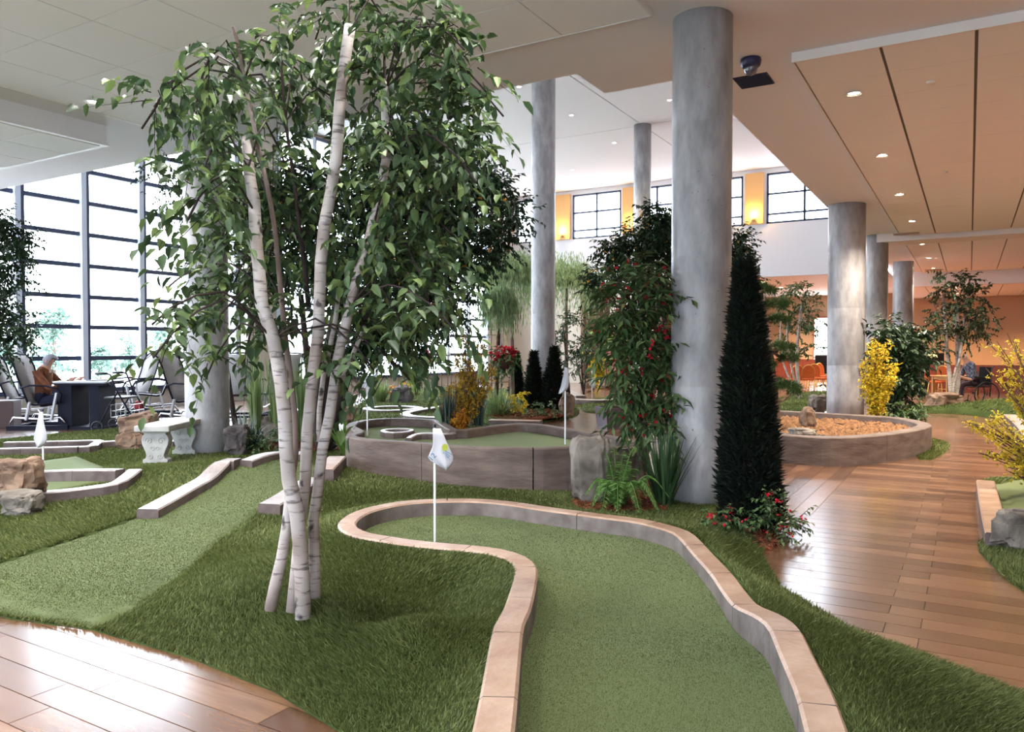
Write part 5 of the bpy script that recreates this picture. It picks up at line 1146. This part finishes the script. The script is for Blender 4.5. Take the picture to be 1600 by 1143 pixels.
for x, y in ((-4.4, 33.5), (-7.5, 33.5), (-4.4, 37), (-7.5, 37), (-4.4, 40.8), (-7.5, 40.8)): downlight(x, y, 4.3, 'round downlight in the low ceiling behind the orange chairs', 'downlights of the low room', 520, (1, .70, .44))
for x, y in ((-.5, 37), (2.5, 37), (-.5, 41), (2.5, 41)): downlight(x, y, 4.03, 'round downlight in the low warm ceiling at the far end', 'downlights of the far end', 260, (1, .58, .28))
for x, y in ((-.41, 9.93), (-.39, 15.08)):
    o = MB().lathe([(.001, -.02), (.035, -.02), (.05, 0)], 14).build('sprinkler_cap', M_gypw, None, True, loc=(x, y, 4.498)); tag(o, 'flat round sprinkler cap on the cream ceiling panel', 'sprinkler', 'sprinkler caps')
t = thing('dome_camera', 'dark dome security camera under the soffit next to the thick column', 'camera', (-2.05, 8.49, SLAB))
MB().lathe([(.001, 0), (.105, 0), (.11, -.03), (.10, -.075), (.075, -.10), (.001, -.10)], 24).build('housing', mat('dark_housing', (.02, .02, .07), .35), t, True)
MB().lathe([(.07, -.09), (.068, -.13), (.045, -.165), (.001, -.18)], 20, cap=False).build('smoked_dome', mat('smoked_dome', (.10, .09, .12), .08, .8), t, True)
t = thing('ceiling_vent', 'black linear air vent in the soffit behind the dome camera', 'vent', (-2.18, 9.18, SLAB))
MB().box(-.19, .19, -.2, .2, -.012, 0).build('vent_backing', mat('vent_black', (.008, .008, .03), .5), t)
b_ = MB().box(-.18, .18, -.006, .006, -.022, -.01); sm_ = mesh_np('slat', b_.v, b_.f, MATS['vent_black'])
for k in range(9): link('slat', sm_, t, (0, -.17 + .0425 * k, 0))
for x, y in ((-1.45, 22.6), (-1.2, 33.4)):
    o = MB().box(-.3, .3, -.16, .16, -.012, .0).build('ceiling_vent', mat('vent_grey', (.33, .27, .25), .6), None, loc=(x, y, 4.497)); tag(o, 'grey ceiling vent at the end of a cream tiled panel', 'vent', 'grey ceiling vents')
# sconces on the orange pilasters
for x in (-7.3, -12.45, -15.65):
    t = thing('wall_sconce', 'small uplight sconce on an orange clerestory pilaster', 'sconce', (x, YF - .12, 6.45), 0, 'clerestory sconces'); MB().lathe([(.02, 0), (.07, .05), (.09, .12)], 14, cap=True).build('shade', M_brass, t, True, loc=(0, -.06, 0))
    l = bpy.data.lights.new('sconce_glow', 'POINT'); l.energy = 14; l.color = (1, .5, .15); l.shadow_soft_size = .05; o = bpy.data.objects.new('sconce_glow', l); COL.objects.link(o); o.location = (x, YF - .3, 6.75); o['kind'] = 'helper'

# ================================================================== glider seats
M_sling = mat('taupe_sling_mesh', (.26, .24, .235), .8, .2, col2=(.33, .31, .30), scale=40); M_navy = mat('navy_black_frame', (.008, .009, .022), .65, .2); M_alu = mat('pale_arm', (.62, .64, .68), .35, .5)
def glider():
    """faces +x; width along y"""
    t = thing('glider_seat', 'x', 'chair'); w = .31
    back = [(-.20, .42), (-.27, .60), (-.36, .84), (-.41, 1.02), (-.47, 1.14), (-.53, 1.20)]; seat = [(.30, .445), (.12, .43), (-.10, .40), (-.20, .42)]
    def sheet(pr, name, y=.285):
        vs = [(x, s * y, z) for x, z in pr for s in (-1, 1)]; n = len(pr); fs = [(2 * i, 2 * i + 1, 2 * i + 3, 2 * i + 2) for i in range(n - 1)]
        o = link(name, mesh_np(name, vs, fs, M_sling, True), t); s_ = o.modifiers.new('t', 'SOLIDIFY'); s_.thickness = .012
    sheet(back, 'backrest'); sheet(seat, 'seat')
    fb = MB()
    for s in (-1, 1): fb.tube([(x, s * w, z) for x, z in back + [(-.55, 1.215)]], .017, 6); fb.tube([(x, s * w, z) for x, z in seat], .017, 6)
    fb.tube([(-.55, -w, 1.21), (-.56, 0, 1.23), (-.55, w, 1.21)], .016, 6).tube([(.30, -w, .445), (.30, w, .445)], .016, 6); fb.build('seat_frame', M_navy, t, True)
    for s in (-1, 1):
        MB().tube([(-.30, s * .36, .68), (-.15, s * .37, .72), (.10, s * .37, .71), (.27, s * .37, .66), (.33, s * .36, .56), (.30, s * .35, .44)], .016, 6).build('armrest', M_navy, t, True)
        MB().bar((.26, s * .36, .60), (.17, s * .36, .16), .03, .05).build('front_support', M_alu, t); MB().bar((-.16, s * .35, .45), (-.22, s * .35, .16), .03, .05).build('rear_support', M_alu, t)
        MB().tube([(-.48, s * .33, .10), (-.42, s * .33, .20), (0, s * .33, .17), (.30, s * .33, .20), (.38, s * .33, .10)], .018, 6).build('glide_rail', M_chrome, t, True)
        MB().box(-.52, .42, s * .33 - .035, s * .33 + .035, 0, .07).build('base_rail', M_navy, t)
    MB().box(-.50, -.44, -.36, .36, .02, .06).box(.32, .38, -.36, .36, .02, .06).build('cross_bar', M_navy, t)
    return t
GL0 = glider(); first = True
def place(label, x, y, rz, s=1.15, z=0.0, src=None, px=True):
    global first
    o = GL0 if first else copy_tree(GL0); first = False; p = G(x, y, z); o.location = (p[0], p[1], z); o.rotation_euler = (0, 0, rz); o.scale = (s, s, s); o['label'] = label; o['group'] = 'glider seats by the window wall'; return o
RT = YAW   # "to the right in the picture" as a heading
place('taupe glider seat at the end of the row by the low brown box', 40, 656, RT + .25)
place('taupe glider seat carrying the person at the table', 80, 668, RT + .10)
place('taupe glider seat partly hidden by the walker', 205, 646, RT + PI + .9)
place('taupe glider seat angled toward the walker beside the bench rocks', 236, 649, RT + PI + .45)
place('taupe glider seat next to the bench column facing the birch', 304, 662, RT - .15)
place('pale glider seat seen between the bench column and reeds', 372, 652, RT - 1.35); place('pale glider seat behind the tall reeds', 440, 649, RT - 1.5)
o = MB().box(-.55, .55, -.25, .25, 0, .52).build('low_cabinet', mat('brown_box', (.09, .055, .05), .6), None, bevel=.01, loc=G(-24, 668, 0)); o.rotation_euler = (0, 0, RT + .3); tag(o, 'low brown cabinet at the end of the glider row', 'cabinet')
# table by the gliders
p = G(141, 668, 0); t = thing('pedestal_table', 'pale-topped table with dark panel legs before the seated person', 'table', p, RT); s = 1.15
MB().box(-.48, .48, -.38, .38, .865, .90).build('tabletop', mat('pale_laminate', (.62, .62, .66), .35), t, bevel=.008); MB().box(-.47, .47, -.37, .37, .83, .865).build('apron', M_navy, t)
for x in (-.30, .24): MB().box(x - .14 if x < 0 else x - .09, x + .12 if x < 0 else x + .09, -.30, .30, .02, .83).build('panel_leg', M_navy, t)
MB().box(-.5, .45, -.34, .34, 0, .05).build('foot_plate', M_navy, t)
o = MB().box(-.11, .11, -.15, .15, 0, .018).build('magazine', mat('dark_cover', (.05, .05, .08), .4), None, loc=(p[0] + .15, p[1] + .05, .90)); tag(o, 'dark magazine lying on the pale table', 'magazine')
# rollator
p = G(196, 674, 0); t = thing('rollator_walker', 'black wheeled rollator walker with a red pouch', 'walker', p, RT + PI); t.scale = (1.12,) * 3
for s in (-1, 1):
    MB().tube([(-.34, s * .26, .10), (-.10, s * .26, .50), (.02, s * .26, .72), (.10, s * .26, .93), (.16, s * .26, .955), (.32, s * .26, .95)], .013, 6).build('side_frame', M_navy, t, True); MB().tube([(.30, s * .26, .10), (.12, s * .26, .45), (-.02, s * .26, .66)], .012, 6).build('rear_strut', M_navy, t, True)
    MB().tube([(.16, s * .26, .95), (.33, s * .26, .95)], .02, 8).build('hand_grip', M_black, t, True); MB().tube([(.20, s * .28, .92), (.30, s * .28, .885)], .006, 5).build('brake_lever', M_chrome, t)
    for x in (-.36, .32):
        w = MB(); w.tube([(x + .085 * math.cos(a), s * .26, .10 + .085 * math.sin(a)) for a in [2 * PI * k / 18 for k in range(19)]], .014, 6); w.tube([(x - .08, s * .26, .1), (x + .08, s * .26, .1)], .006, 4).tube([(x, s * .26, .02), (x, s * .26, .18)], .006, 4); w.build('wheel', M_black, t, True)
MB().box(-.10, .22, -.24, .24, .54, .575).build('seat', M_black, t, bevel=.01); MB().tube([(.05, -.26, .74), (.16, -.2, .80), (.19, 0, .82), (.16, .2, .80), (.05, .26, .74)], .01, 6).build('back_bar', M_navy, t, True)
bk = MB()
for z in (.25, .35, .45): bk.tube([(-.2, -.22, z), (.12, -.22, z), (.12, .22, z), (-.2, .22, z), (-.2, -.22, z)], .006, 4)
for k in range(5): bk.bar((-.2 + .08 * k, -.22, .25), (-.2 + .08 * k, -.22, .45), .006).bar((-.2 + .08 * k, .22, .25), (-.2 + .08 * k, .22, .45), .006)
bk.build('basket', M_chrome, t); MB().ball((-.08, -.30, .40), .085, 12, 1.1).build('pouch', mat('red_pouch', (.45, .03, .04), .5), t, True)['label'] = 'round red pouch hanging from the walker'

# ================================================================== people
M_skin = mat('skin', (.55, .29, .20), .5, .35); M_hairg = mat('grey_hair', (.36, .36, .40), .7, .2, col2=(.22, .22, .26), scale=30); M_hairw = mat('white_hair', (.72, .68, .64), .7, .2)
M_rust = mat('rust_jacket', (.22, .075, .030), .8, .2, col2=(.13, .05, .03), scale=12, bump=.3, bscale=20); M_trs = mat('dark_navy_trousers', (.018, .020, .045), .8, .2); M_shirt = mat('slate_plaid_shirt', (.06, .07, .11), .8, .2, col2=(.20, .20, .24), scale=22, lo=.45, hi=.55); M_maro = mat('dark_plum_trousers', (.035, .012, .02), .8); M_shoe = mat('black_shoe', (.01, .01, .012), .5)
def person(label, J, E_, mats, loc, rz, hair, scale=1.0, hair_m=None):
    """J: joint -> (x,y,z,rx,ry); E_: (joint a, joint b, material index)"""
    t = thing('person', label, 'person', loc, rz); t.scale = (scale,) * 3
    names = list(J); me = bpy.data.meshes.new('body'); me.from_pydata([J[n][:3] for n in names], [(names.index(a), names.index(b)) for a, b, _ in E_], []); o = link('body', me, t)
    o.modifiers.new('skin', 'SKIN'); sk = me.skin_vertices[0].data
    for i, n in enumerate(names): r = J[n][3:]; sk[i].radius = (r[0], r[-1]); sk[i].use_root = (n == 'pelvis')
    ss = o.modifiers.new('sub', 'SUBSURF'); ss.levels = 2; ss.render_levels = 2
    dg = bpy.context.evaluated_depsgraph_get(); dg.update(); m2 = bpy.data.meshes.new_from_object(o.evaluated_get(dg)); o.modifiers.clear(); o.data = m2
    m2.materials.clear()
    for m_ in mats: m2.materials.append(m_)
    seg = [(np.array(J[a][:3]), np.array(J[b][:3]), k) for a, b, k in E_]
    for f in m2.polygons:
        c = np.array(f.center); best = 9; bi = 0
        for a, b, k in seg:
            d = b - a; u = min(1, max(0, (c - a) @ d / max(1e-9, d @ d))); q = np.linalg.norm(c - a - d * u)
            if q < best: best = q; bi = k
        f.material_index = bi; f.use_smooth = True
    # face features and hair as children
    hd = np.array(J['head'][:3]); fc = np.array(J['face'][:3]) - hd; fc = fc / np.linalg.norm(fc); sd = np.cross(fc, UP); sd /= np.linalg.norm(sd); upv = np.cross(sd, fc)
    nb = MB(); q = hd + fc * .098 + upv * .0; nb.add([q + upv * .03, q - upv * .02 + sd * .016, q - upv * .02 - sd * .016, q + fc * .03 - upv * .018], [(0, 1, 3), (0, 3, 2), (1, 2, 3)]); nb.build('nose', M_skin, t)
    for s in (-1, 1):
        MB().ball(hd + fc * .085 + sd * s * .034 + upv * .022, .008, 8).build('eye', M_shoe, t, True); MB().ball(hd + sd * s * .082 - fc * .01, .022, 8, 1.4).build('ear', M_skin, t, True)
    MB().tube([hd + fc * .092 - upv * .05 - sd * .022, hd + fc * .098 - upv * .052, hd + fc * .092 - upv * .05 + sd * .022], .005, 5).build('mouth', mat('lip', (.40, .14, .12), .5), t)
    bm = bmesh.new(); bmesh.ops.create_icosphere(bm, subdivisions=3, radius=1)
    for v in list(bm.verts):
        p_ = v.co.copy(); w = sd * p_.x * .093 + fc * p_.y * .112 + upv * p_.z * .118
        v.co = Vector(hd + w * (1.0 + .05 * noise.noise(p_ * 5)) + upv * .018)
    cut = [v for v in bm.verts if (np.array(v.co) - hd) @ fc > (.045 if hair == 'full' else -.02) and (np.array(v.co) - hd) @ upv < .085 or (np.array(v.co) - hd) @ upv < (-.07 if hair == 'full' else -.055) or (hair == 'fringe' and (np.array(v.co) - hd) @ upv > .05)]
    bmesh.ops.delete(bm, geom=cut, context='VERTS'); hm = bpy.data.meshes.new('hair'); bm.to_mesh(hm); bm.free(); hm.materials.append(hair_m); hm.polygons.foreach_set('use_smooth', [True] * len(hm.polygons)); link('hair', hm, t)
    return t
def figure(lean, head_dx, arms, legs, seat_h=.46, head_down=.0):
    """seated, facing +x; y is the figure's left"""
    sx = lean; J = {'pelvis': (0, 0, seat_h + .09, .15, .12), 'waist': (sx * .35, 0, seat_h + .26, .14, .115), 'chest': (sx * .75, 0, seat_h + .44, .165, .12), 'collar': (sx, 0, seat_h + .56, .10, .085), 'neck': (sx + head_dx * .4, 0, seat_h + .63, .055, .055), 'head': (sx + head_dx, 0, seat_h + .75 - head_down, .078, .088), 'crown': (sx + head_dx - .01, 0, seat_h + .83 - head_down, .06, .068), 'face': (sx + head_dx + .035, 0, seat_h + .735 - head_down - .01, .05, .062)}
    E_ = [('pelvis', 'waist', 1), ('waist', 'chest', 1), ('chest', 'collar', 1), ('collar', 'neck', 0), ('neck', 'head', 0), ('head', 'crown', 0), ('head', 'face', 0)]
    for s, n in ((1, 'l'), (-1, 'r')):
        el, wr = arms[n]; J['sh' + n] = (sx - .01, s * .185, seat_h + .52, .062, .06); J['el' + n] = (el[0], s * el[1], el[2], .047, .047); J['wr' + n] = (wr[0], s * wr[1], wr[2], .030, .026); v = np.array((wr[0], s * wr[1], wr[2])); dv = v - np.array((el[0], s * el[1], el[2])); dv /= np.linalg.norm(dv); J['pa' + n] = (*(v + dv * .07), .038, .018)
        E_ += [('collar', 'sh' + n, 1), ('sh' + n, 'el' + n, 1), ('el' + n, 'wr' + n, arms.get('fore', 1)), ('wr' + n, 'pa' + n, 0)]
        pp = v + dv * .08; sdv = np.array([0, 1.0, 0]) - dv * dv[1]
        for k, (o_, ln) in enumerate(((-.027, .062), (-.009, .075), (.009, .07), (.026, .055))):
            J['f%d%s' % (k, n)] = (*(pp + sdv * o_ + dv * .025), .0095, .009); J['g%d%s' % (k, n)] = (*(pp + sdv * o_ + dv * ln * .85 - UP * .018), .0085, .008); E_ += [('pa' + n, 'f%d%s' % (k, n), 0), ('f%d%s' % (k, n), 'g%d%s' % (k, n), 0)]
        J['th' + n] = (*(v + dv * .055 - sdv * s * .042 - UP * .008), .011, .011); E_.append(('pa' + n, 'th' + n, 0))
        kn, an = legs[n]; J['hp' + n] = (.03, s * .10, seat_h + .07, .095, .09); J['kn' + n] = (kn[0], s * kn[1], kn[2], .068, .066); J['an' + n] = (an[0], s * an[1], an[2], .042, .042); J['to' + n] = (an[0] + .17, s * an[1], an[2] - .055, .045, .03)
        E_ += [('pelvis', 'hp' + n, 2), ('hp' + n, 'kn' + n, 2), ('kn' + n, 'an' + n, 2), ('an' + n, 'to' + n, 3)]
    return J, E_
ar = {'l': ((.24, .26, .60), (.47, .16, .735)), 'r': ((.24, .26, .60), (.47, .16, .735))}; lg = {'l': ((.44, .13, .46), (.40, .14, .10)), 'r': ((.44, .13, .50), (.40, .14, .10))}
J, E_ = figure(.02, .09, ar, lg, .33, .05); p = G(84, 668, 0)
person('seated person with grey hair and rust jacket leaning toward the table', J, E_, [M_skin, M_rust, M_trs, M_shoe], (p[0] - .20 * math.cos(RT), p[1] - .20 * math.sin(RT), .02), RT + .10, 'full', 1.2, M_hairg)
ar = {'l': ((.22, .24, .66), (.50, .14, .76)), 'r': ((.22, .24, .66), (.50, .14, .76)), 'fore': 0}; lg = {'l': ((.42, .14, .56), (.40, .14, .14)), 'r': ((.42, .14, .56), (.40, .14, .14))}
J, E_ = figure(.16, .13, ar, lg, .50, .05); pw = G(1523, 634, 0); HW = YAW + PI
person('bald person with white fringe in a dark plaid shirt sitting in the wheelchair', J, E_, [M_skin, M_shirt, M_maro, M_shoe], (pw[0], pw[1], 0), HW, 'fringe', 1.05, M_hairw)
# wheelchair
t = thing('wheelchair', 'black wheelchair drawn up to the wooden table', 'wheelchair', (pw[0], pw[1], 0), HW); t.scale = (1.05,) * 3
for s in (-1, 1):
    w = MB(); y = s * .29; w.tube([(-.12 + .30 * math.cos(a), y, .31 + .30 * math.sin(a)) for a in [2 * PI * k / 28 for k in range(29)]], .018, 6)
    for k in range(10): a = 2 * PI * k / 10; w.bar((-.12, y, .31), (-.12 + .29 * math.cos(a), y, .31 + .29 * math.sin(a)), .006)
    w.lathe([(.02, -.02), (.02, .02)], 8, (-.12, y, .31)); w.build('wheel', M_black, t, True)
    c = MB(); c.tube([(.34 + .08 * math.cos(a), s * .24, .085 + .08 * math.sin(a)) for a in [2 * PI * k / 16 for k in range(17)]], .014, 6).bar((.34, s * .24, .09), (.30, s * .24, .3), .02); c.build('caster', M_black, t, True)
    f = MB(); f.tube([(-.32, s * .25, 1.0), (-.26, s * .25, .95), (-.24, s * .25, .5), (-.22, s * .25, .25)], .014, 6).tube([(-.24, s * .25, .50), (.36, s * .25, .50), (.42, s * .25, .40), (.46, s * .2, .12)], .014, 6).tube([(-.25, s * .25, .72), (.20, s * .25, .72), (.22, s * .25, .5)], .013, 6); f.build('side_frame', M_black, t, True)
    MB().box(.40, .58, s * .16 - .07, s * .16 + .07, .09, .105).build('footrest', M_black, t); MB().box(-.2, .18, s * .25 - .025, s * .25 + .025, .725, .75).build('arm_pad', M_black, t)
M_blk2 = mat('black_vinyl', (.008, .008, .010), .85, .15); MB().box(-.22, .28, -.23, .23, .48, .515).build('seat', M_blk2, t, bevel=.01); MB().box(-.275, -.245, -.24, .24, .52, .98).build('backrest', M_blk2, t, bevel=.008)

# ================================================================== orange banquet chairs and wooden table
M_upho = mat('orange_upholstery', (.62, .14, .035), .7, .2, col2=(.50, .10, .03), scale=20); M_gold = mat('gold_frame', (.75, .48, .14), .35, .5, metal=.5)
def bchair():
    t = thing('banquet_chair', 'x', 'chair'); n = 14
    arch = [(.20, 0)] + [(.20, .22)] + [(.20 * math.cos(a), .22 + .22 * math.sin(a)) for a in [PI * k / n for k in range(1, n)]] + [(-.20, .22), (-.20, 0)]
    b = MB(); vs = [(-.20 - .16 * z, y, .50 + z) for y, z in arch]; vs2 = [(x + .04, y, z) for x, y, z in vs]; k = len(vs); b.add(vs + vs2, [tuple(range(k))[::-1], tuple(range(k, 2 * k))] + [(i, (i + 1) % k, (i + 1) % k + k, i + k) for i in range(k)]); b.build('backrest', M_upho, t)
    MB().tube([(-.18 - .16 * z, y * 1.08, .50 + z * 1.04) for y, z in arch], .013, 6).build('back_frame', M_gold, t, True); MB().box(-.20, .24, -.21, .21, .42, .49).build('seat', M_upho, t, bevel=.02)
    for x, y, dx in ((.21, .19, .04), (.21, -.19, .04), (-.18, .19, -.06), (-.18, -.19, -.06)): MB().tube([(x, y, .44), (x + dx, y, 0)], .013, 6).build('leg', M_gold, t, True)
    MB().tube([(.21, -.19, .18), (.21, .19, .18)], .009, 5).tube([(-.2, -.19, .18), (-.2, .19, .18)], .009, 5).build('stretcher', M_gold, t); return t
B0 = bchair(); fst = [True]
def bplace(label, x, y, rz, group):
    o = B0 if fst[0] else copy_tree(B0); fst[0] = False; p = G(x, y, 0); o.location = (p[0], p[1], 0); o.rotation_euler = (0, 0, rz); o['label'] = label; o['group'] = group; return o
for lab, x, y, rz in (('orange banquet chair half hidden by the bonsai pine', 1241, 613, YAW + PI / 2 + .1), ('orange banquet chair at the front of the row showing its round back', 1259, 613, YAW + PI / 2), ('orange banquet chair second in the row', 1270, 609, YAW + PI / 2 - .2), ('orange banquet chair turned sideways next to the planter column', 1284, 611, YAW + PI - .3), ('orange banquet chair at the back of the row', 1288, 606, YAW - PI / 2 + .5)): bplace(lab, x, y, rz, 'orange chairs in the low room')
bplace('gold-framed chair with orange seat beside the far flag', 1455, 619, YAW, 'chairs at the wooden table'); bplace('gold-framed chair partly behind the far birch trunks', 1481, 616, YAW + .4, 'chairs at the wooden table')
p = G(1492, 627, 0); t = thing('wooden_table', 'light wooden table in front of the wheelchair', 'table', p, YAW); M_lw = mat('light_wood', (.55, .28, .09), .4, .4, col2=(.44, .20, .06), scale=5, stretch=(1, 8, 1))
MB().box(-.5, .5, -.45, .45, .71, .745).build('tabletop', M_lw, t, bevel=.008); MB().box(-.44, .44, -.39, .39, .63, .71).build('apron', M_lw, t)
for x in (-.42, .42):
    for y in (-.37, .37): MB().box(x - .035, x + .035, y - .035, y + .035, 0, .71).build('leg', M_lw, t)
p = G(1466, 607, 0); t = thing('side_cabinet', 'dark cabinet with shelves behind the far table', 'cabinet', p, YAW)
MB().box(-.8, .1, -.2, .2, 0, 1.35).build('body', mat('dark_cabinet', (.02, .012, .01), .5), t); MB().box(.12, .9, -.2, .2, 0, .72).build('drawer_unit', mat('wood_cabinet', (.26, .10, .04), .5), t)
for z in (.18, .36, .54): MB().box(.15, .87, -.22, -.2, z - .07, z + .07).build('drawer', mat('drawer_front', (.34, .14, .06), .5), t)
MB().box(.1, .95, -.25, .2, .72, .75).build('worktop', mat('pale_worktop', (.6, .56, .5), .4), t)
p = G(1283, 604, 0); t = thing('office_chair', 'black high-backed chair in front of the bright far window', 'chair', p, YAW); MB().box(-.27, .27, -.05, .05, .5, 1.28).build('backrest', M_black, t, bevel=.05); MB().box(-.27, .27, -.5, 0, .42, .52).build('seat', M_black, t, bevel=.03)
for a in range(4): MB().bar((0, -.2, .1), (.3 * math.cos(a * PI / 2), -.2 + .3 * math.sin(a * PI / 2), .02), .04).build('leg', M_black, t)
MB().tube([(0, -.2, .08), (0, -.2, .44)], .03, 8).build('post', M_black, t)

# ================================================================== purple planter box, iron fence, baskets, trellis
p = G(962, 668, 0); t = thing('planter_box', 'square purple-grey planter box behind the raised green', 'planter', p, YAW + .25); s = 52 * depth(p) / F / 2; M_purp = mat('purple_planter', (.075, .05, .06), .5, .4)
b_ = MB(); vs = [(sx * s * k, sy * s * k, z) for z, k in ((0, .86), (.40, 1.0), (.40, .88), (.30, .88)) for sx, sy in ((-1, -1), (1, -1), (1, 1), (-1, 1))]; b_.add(vs, [(i * 4 + k, i * 4 + (k + 1) % 4, i * 4 + 4 + (k + 1) % 4, i * 4 + 4 + k) for i in range(3) for k in range(4)] + [(3, 2, 1, 0)]); b_.build('box', M_purp, t)
MB().box(-s * .9, s * .9, -s * .9, s * .9, .28, .33).build('soil', M_soil, t)
pb = np.array([p[0], p[1], .33]); shrub('potted_shrub', 'leafy green shrub growing in the purple planter box', pb, Bs([(955, 622, 20, 12), (972, 618, 18, 12), (985, 625, 16, 10)], depth(p), 26, .1), M_leafm, (.09, .14), .2, wr=.35)
p = G(690, 611, 0); d0 = depth(p); t = thing('iron_fence', 'black wrought-iron fence with scroll tops behind the forsythia', 'fence', p, YAW); s = d0 / F
for x in (-31, -20, -10, 0, 10, 22, 34, 46, 58): MB().tube([(x * s, 0, 0), (x * s, 0, (73 if x % 20 == 0 else 62) * s)], .014, 5).build('bar', M_black, t)
for z in (1, 26, 55): MB().bar((-34 * s, 0, z * s + .02), (62 * s, 0, z * s + .02), .025, .03).build('rail', M_black, t)
for x in (-15, 5, 28, 52): MB().tube([((x + 5 * (1 - k / 14) * math.cos(k * .75)) * s, 0, (66 + 5 * (1 - k / 14) * math.sin(k * .75)) * s) for k in range(13)], .012, 5).build('scroll', M_black, t)
p = G(735, 618, 0); d0 = depth(p); s = d0 / F; t = thing('iron_trellis', 'tall thin black iron trellis arch before the far window', 'trellis', p, YAW)
for x in (-45, -30, -4, 12, 33, 48): MB().tube([(x * s, 0, 0), (x * s, 0, 190 * s)], .016, 5).build('post', M_black, t)
for z in (95, 103, 150): MB().bar((-45 * s, 0, z * s), (48 * s, 0, z * s), .02).build('rail', M_black, t)
for c, r in ((-17, 14), (22, 14)): MB().tube([((c + r * math.cos(a)) * s, 0, (190 + r * 1.1 * math.sin(a)) * s) for a in [PI * k / 12 for k in range(13)]], .014, 5).build('arch', M_black, t)
MB().ball((20 * s, 0, 178 * s), .11, 12).build('lantern_ball', M_navy, t, True)
def basket(label, x, y, w, h, d, fl):
    c = D(x, y, d); s = d / F; t = thing('hanging_basket', label, 'flower basket', (c[0], c[1], c[2] - h * s), YAW); MB().lathe([(w * s * .32, 0), (w * s * .46, h * s * .5), (w * s * .5, h * s)], 14).build('basket', mat('basket_brown', (.07, .03, .03), .8), t, True)
    MB().tube([(0, 0, h * s), (0, 0, h * s + 1.2)], .008, 5).build('hanger', M_black, t)
    ps, ds, S, E = twigs([((0, 0, h * s + .1), (w * s * .8, w * s * .6, w * s * .55), 60)], .3, 7, .7); Ls = RNG.uniform(.08, .13, len(ps)); welded('foliage', leaf_geo(ps, ds, Ls, Ls * .5), 6, M_leafm, t); bloom(t, [(np.array((0, 0, h * s + .15)), np.array((w * s * .8, w * s * .6, w * s * .55)))], fl, .09, M_rflow, 'red_flowers', 6)
basket('hanging flower basket with white and red blooms on the iron fence', 656, 570, 24, 10, 16.5, 14); basket('hanging basket with many red blooms left of the junipers', 786, 566, 26, 10, 17.0, 40)
weep('lime green trailing plant below the flower basket', 650, 590, 9, 26, 16.6, 26, G(650, 614, .02), M_leafy, .14, 'trailing_plant')

# ================================================================== outside the glass
M_out = leafmat('hazed_outdoor_leaf', (.13, .23, .19), (.26, .37, .30), .7, .3)  # pale teal puts the window glare and haze into the leaf colour
def outtree(label, x, top, base, d, w, n):
    foot = D(x, 570, d); foot[2] = -.3; s = d / F; t = thing('garden_tree', label, 'tree', foot, 0, 'trees outside the windows'); Ot = np.array(t.location); mb = MB(); trunk(mb, [np.zeros(3), np.array([0, 0, (base - top) * s * .6])], (.12, .05)); mb.build('trunk', M_bark, t, True)
    H_ = (base - top) * s; bl = []
    for k in range(9): z = random.uniform(.25, .95); r = w * s * .5 * (1.15 - z) ; a = random.uniform(0, 2 * PI); bl.append((np.array((math.cos(a) * r * .6, math.sin(a) * r * .6, H_ * z + .3)), r * .8 + .25, n // 9))
    ps, ds, S, E = twigs(bl, .6, 8, .2); Ls = RNG.uniform(.15, .26, len(ps)); welded('foliage', leaf_geo(ps, ds, Ls, Ls * .6), 6, M_out, t)
outtree('tall haze-tinted tree outside between the first mullions', 85, 462, 572, 40, 75, 320); outtree('small rounded bush tree outside beside the second mullion', 155, 530, 572, 42, 40, 160); outtree('haze-tinted tree outside near the third mullion', 205, 512, 572, 46, 34, 160); outtree('thin tree outside before the bench column', 250, 500, 572, 52, 40, 160); outtree('distant tree outside at the left edge', 8, 525, 572, 50, 50, 200)
for k, (x, y) in enumerate(((150, 573), (60, 575))):
    p = D(x, y, 60); t = thing('parked_car', 'grey car parked far outside ' + ('behind the table' if k == 0 else 'behind the glider row'), 'car', (p[0], p[1], -.3), PI / 2); b = MB(); b.box(-2.1, 2.1, -.85, .85, .3, .85); b.build('body', mat('car_paint', (.25, .28, .33), .3), t, bevel=.12); MB().box(-1.2, 1.0, -.75, .75, .85, 1.4).build('cabin', mat('car_glass', (.10, .13, .17), .15), t, bevel=.15)
    for wx in (-1.3, 1.3):
        for wy in (-.85, .85): MB().tube([(wx, wy - .1, .32), (wx, wy + .1, .32)], .32, 16).build('wheel', M_black, t)
if 'x' in (GL0['label'], B0['label']): raise RuntimeError('unplaced prototype')
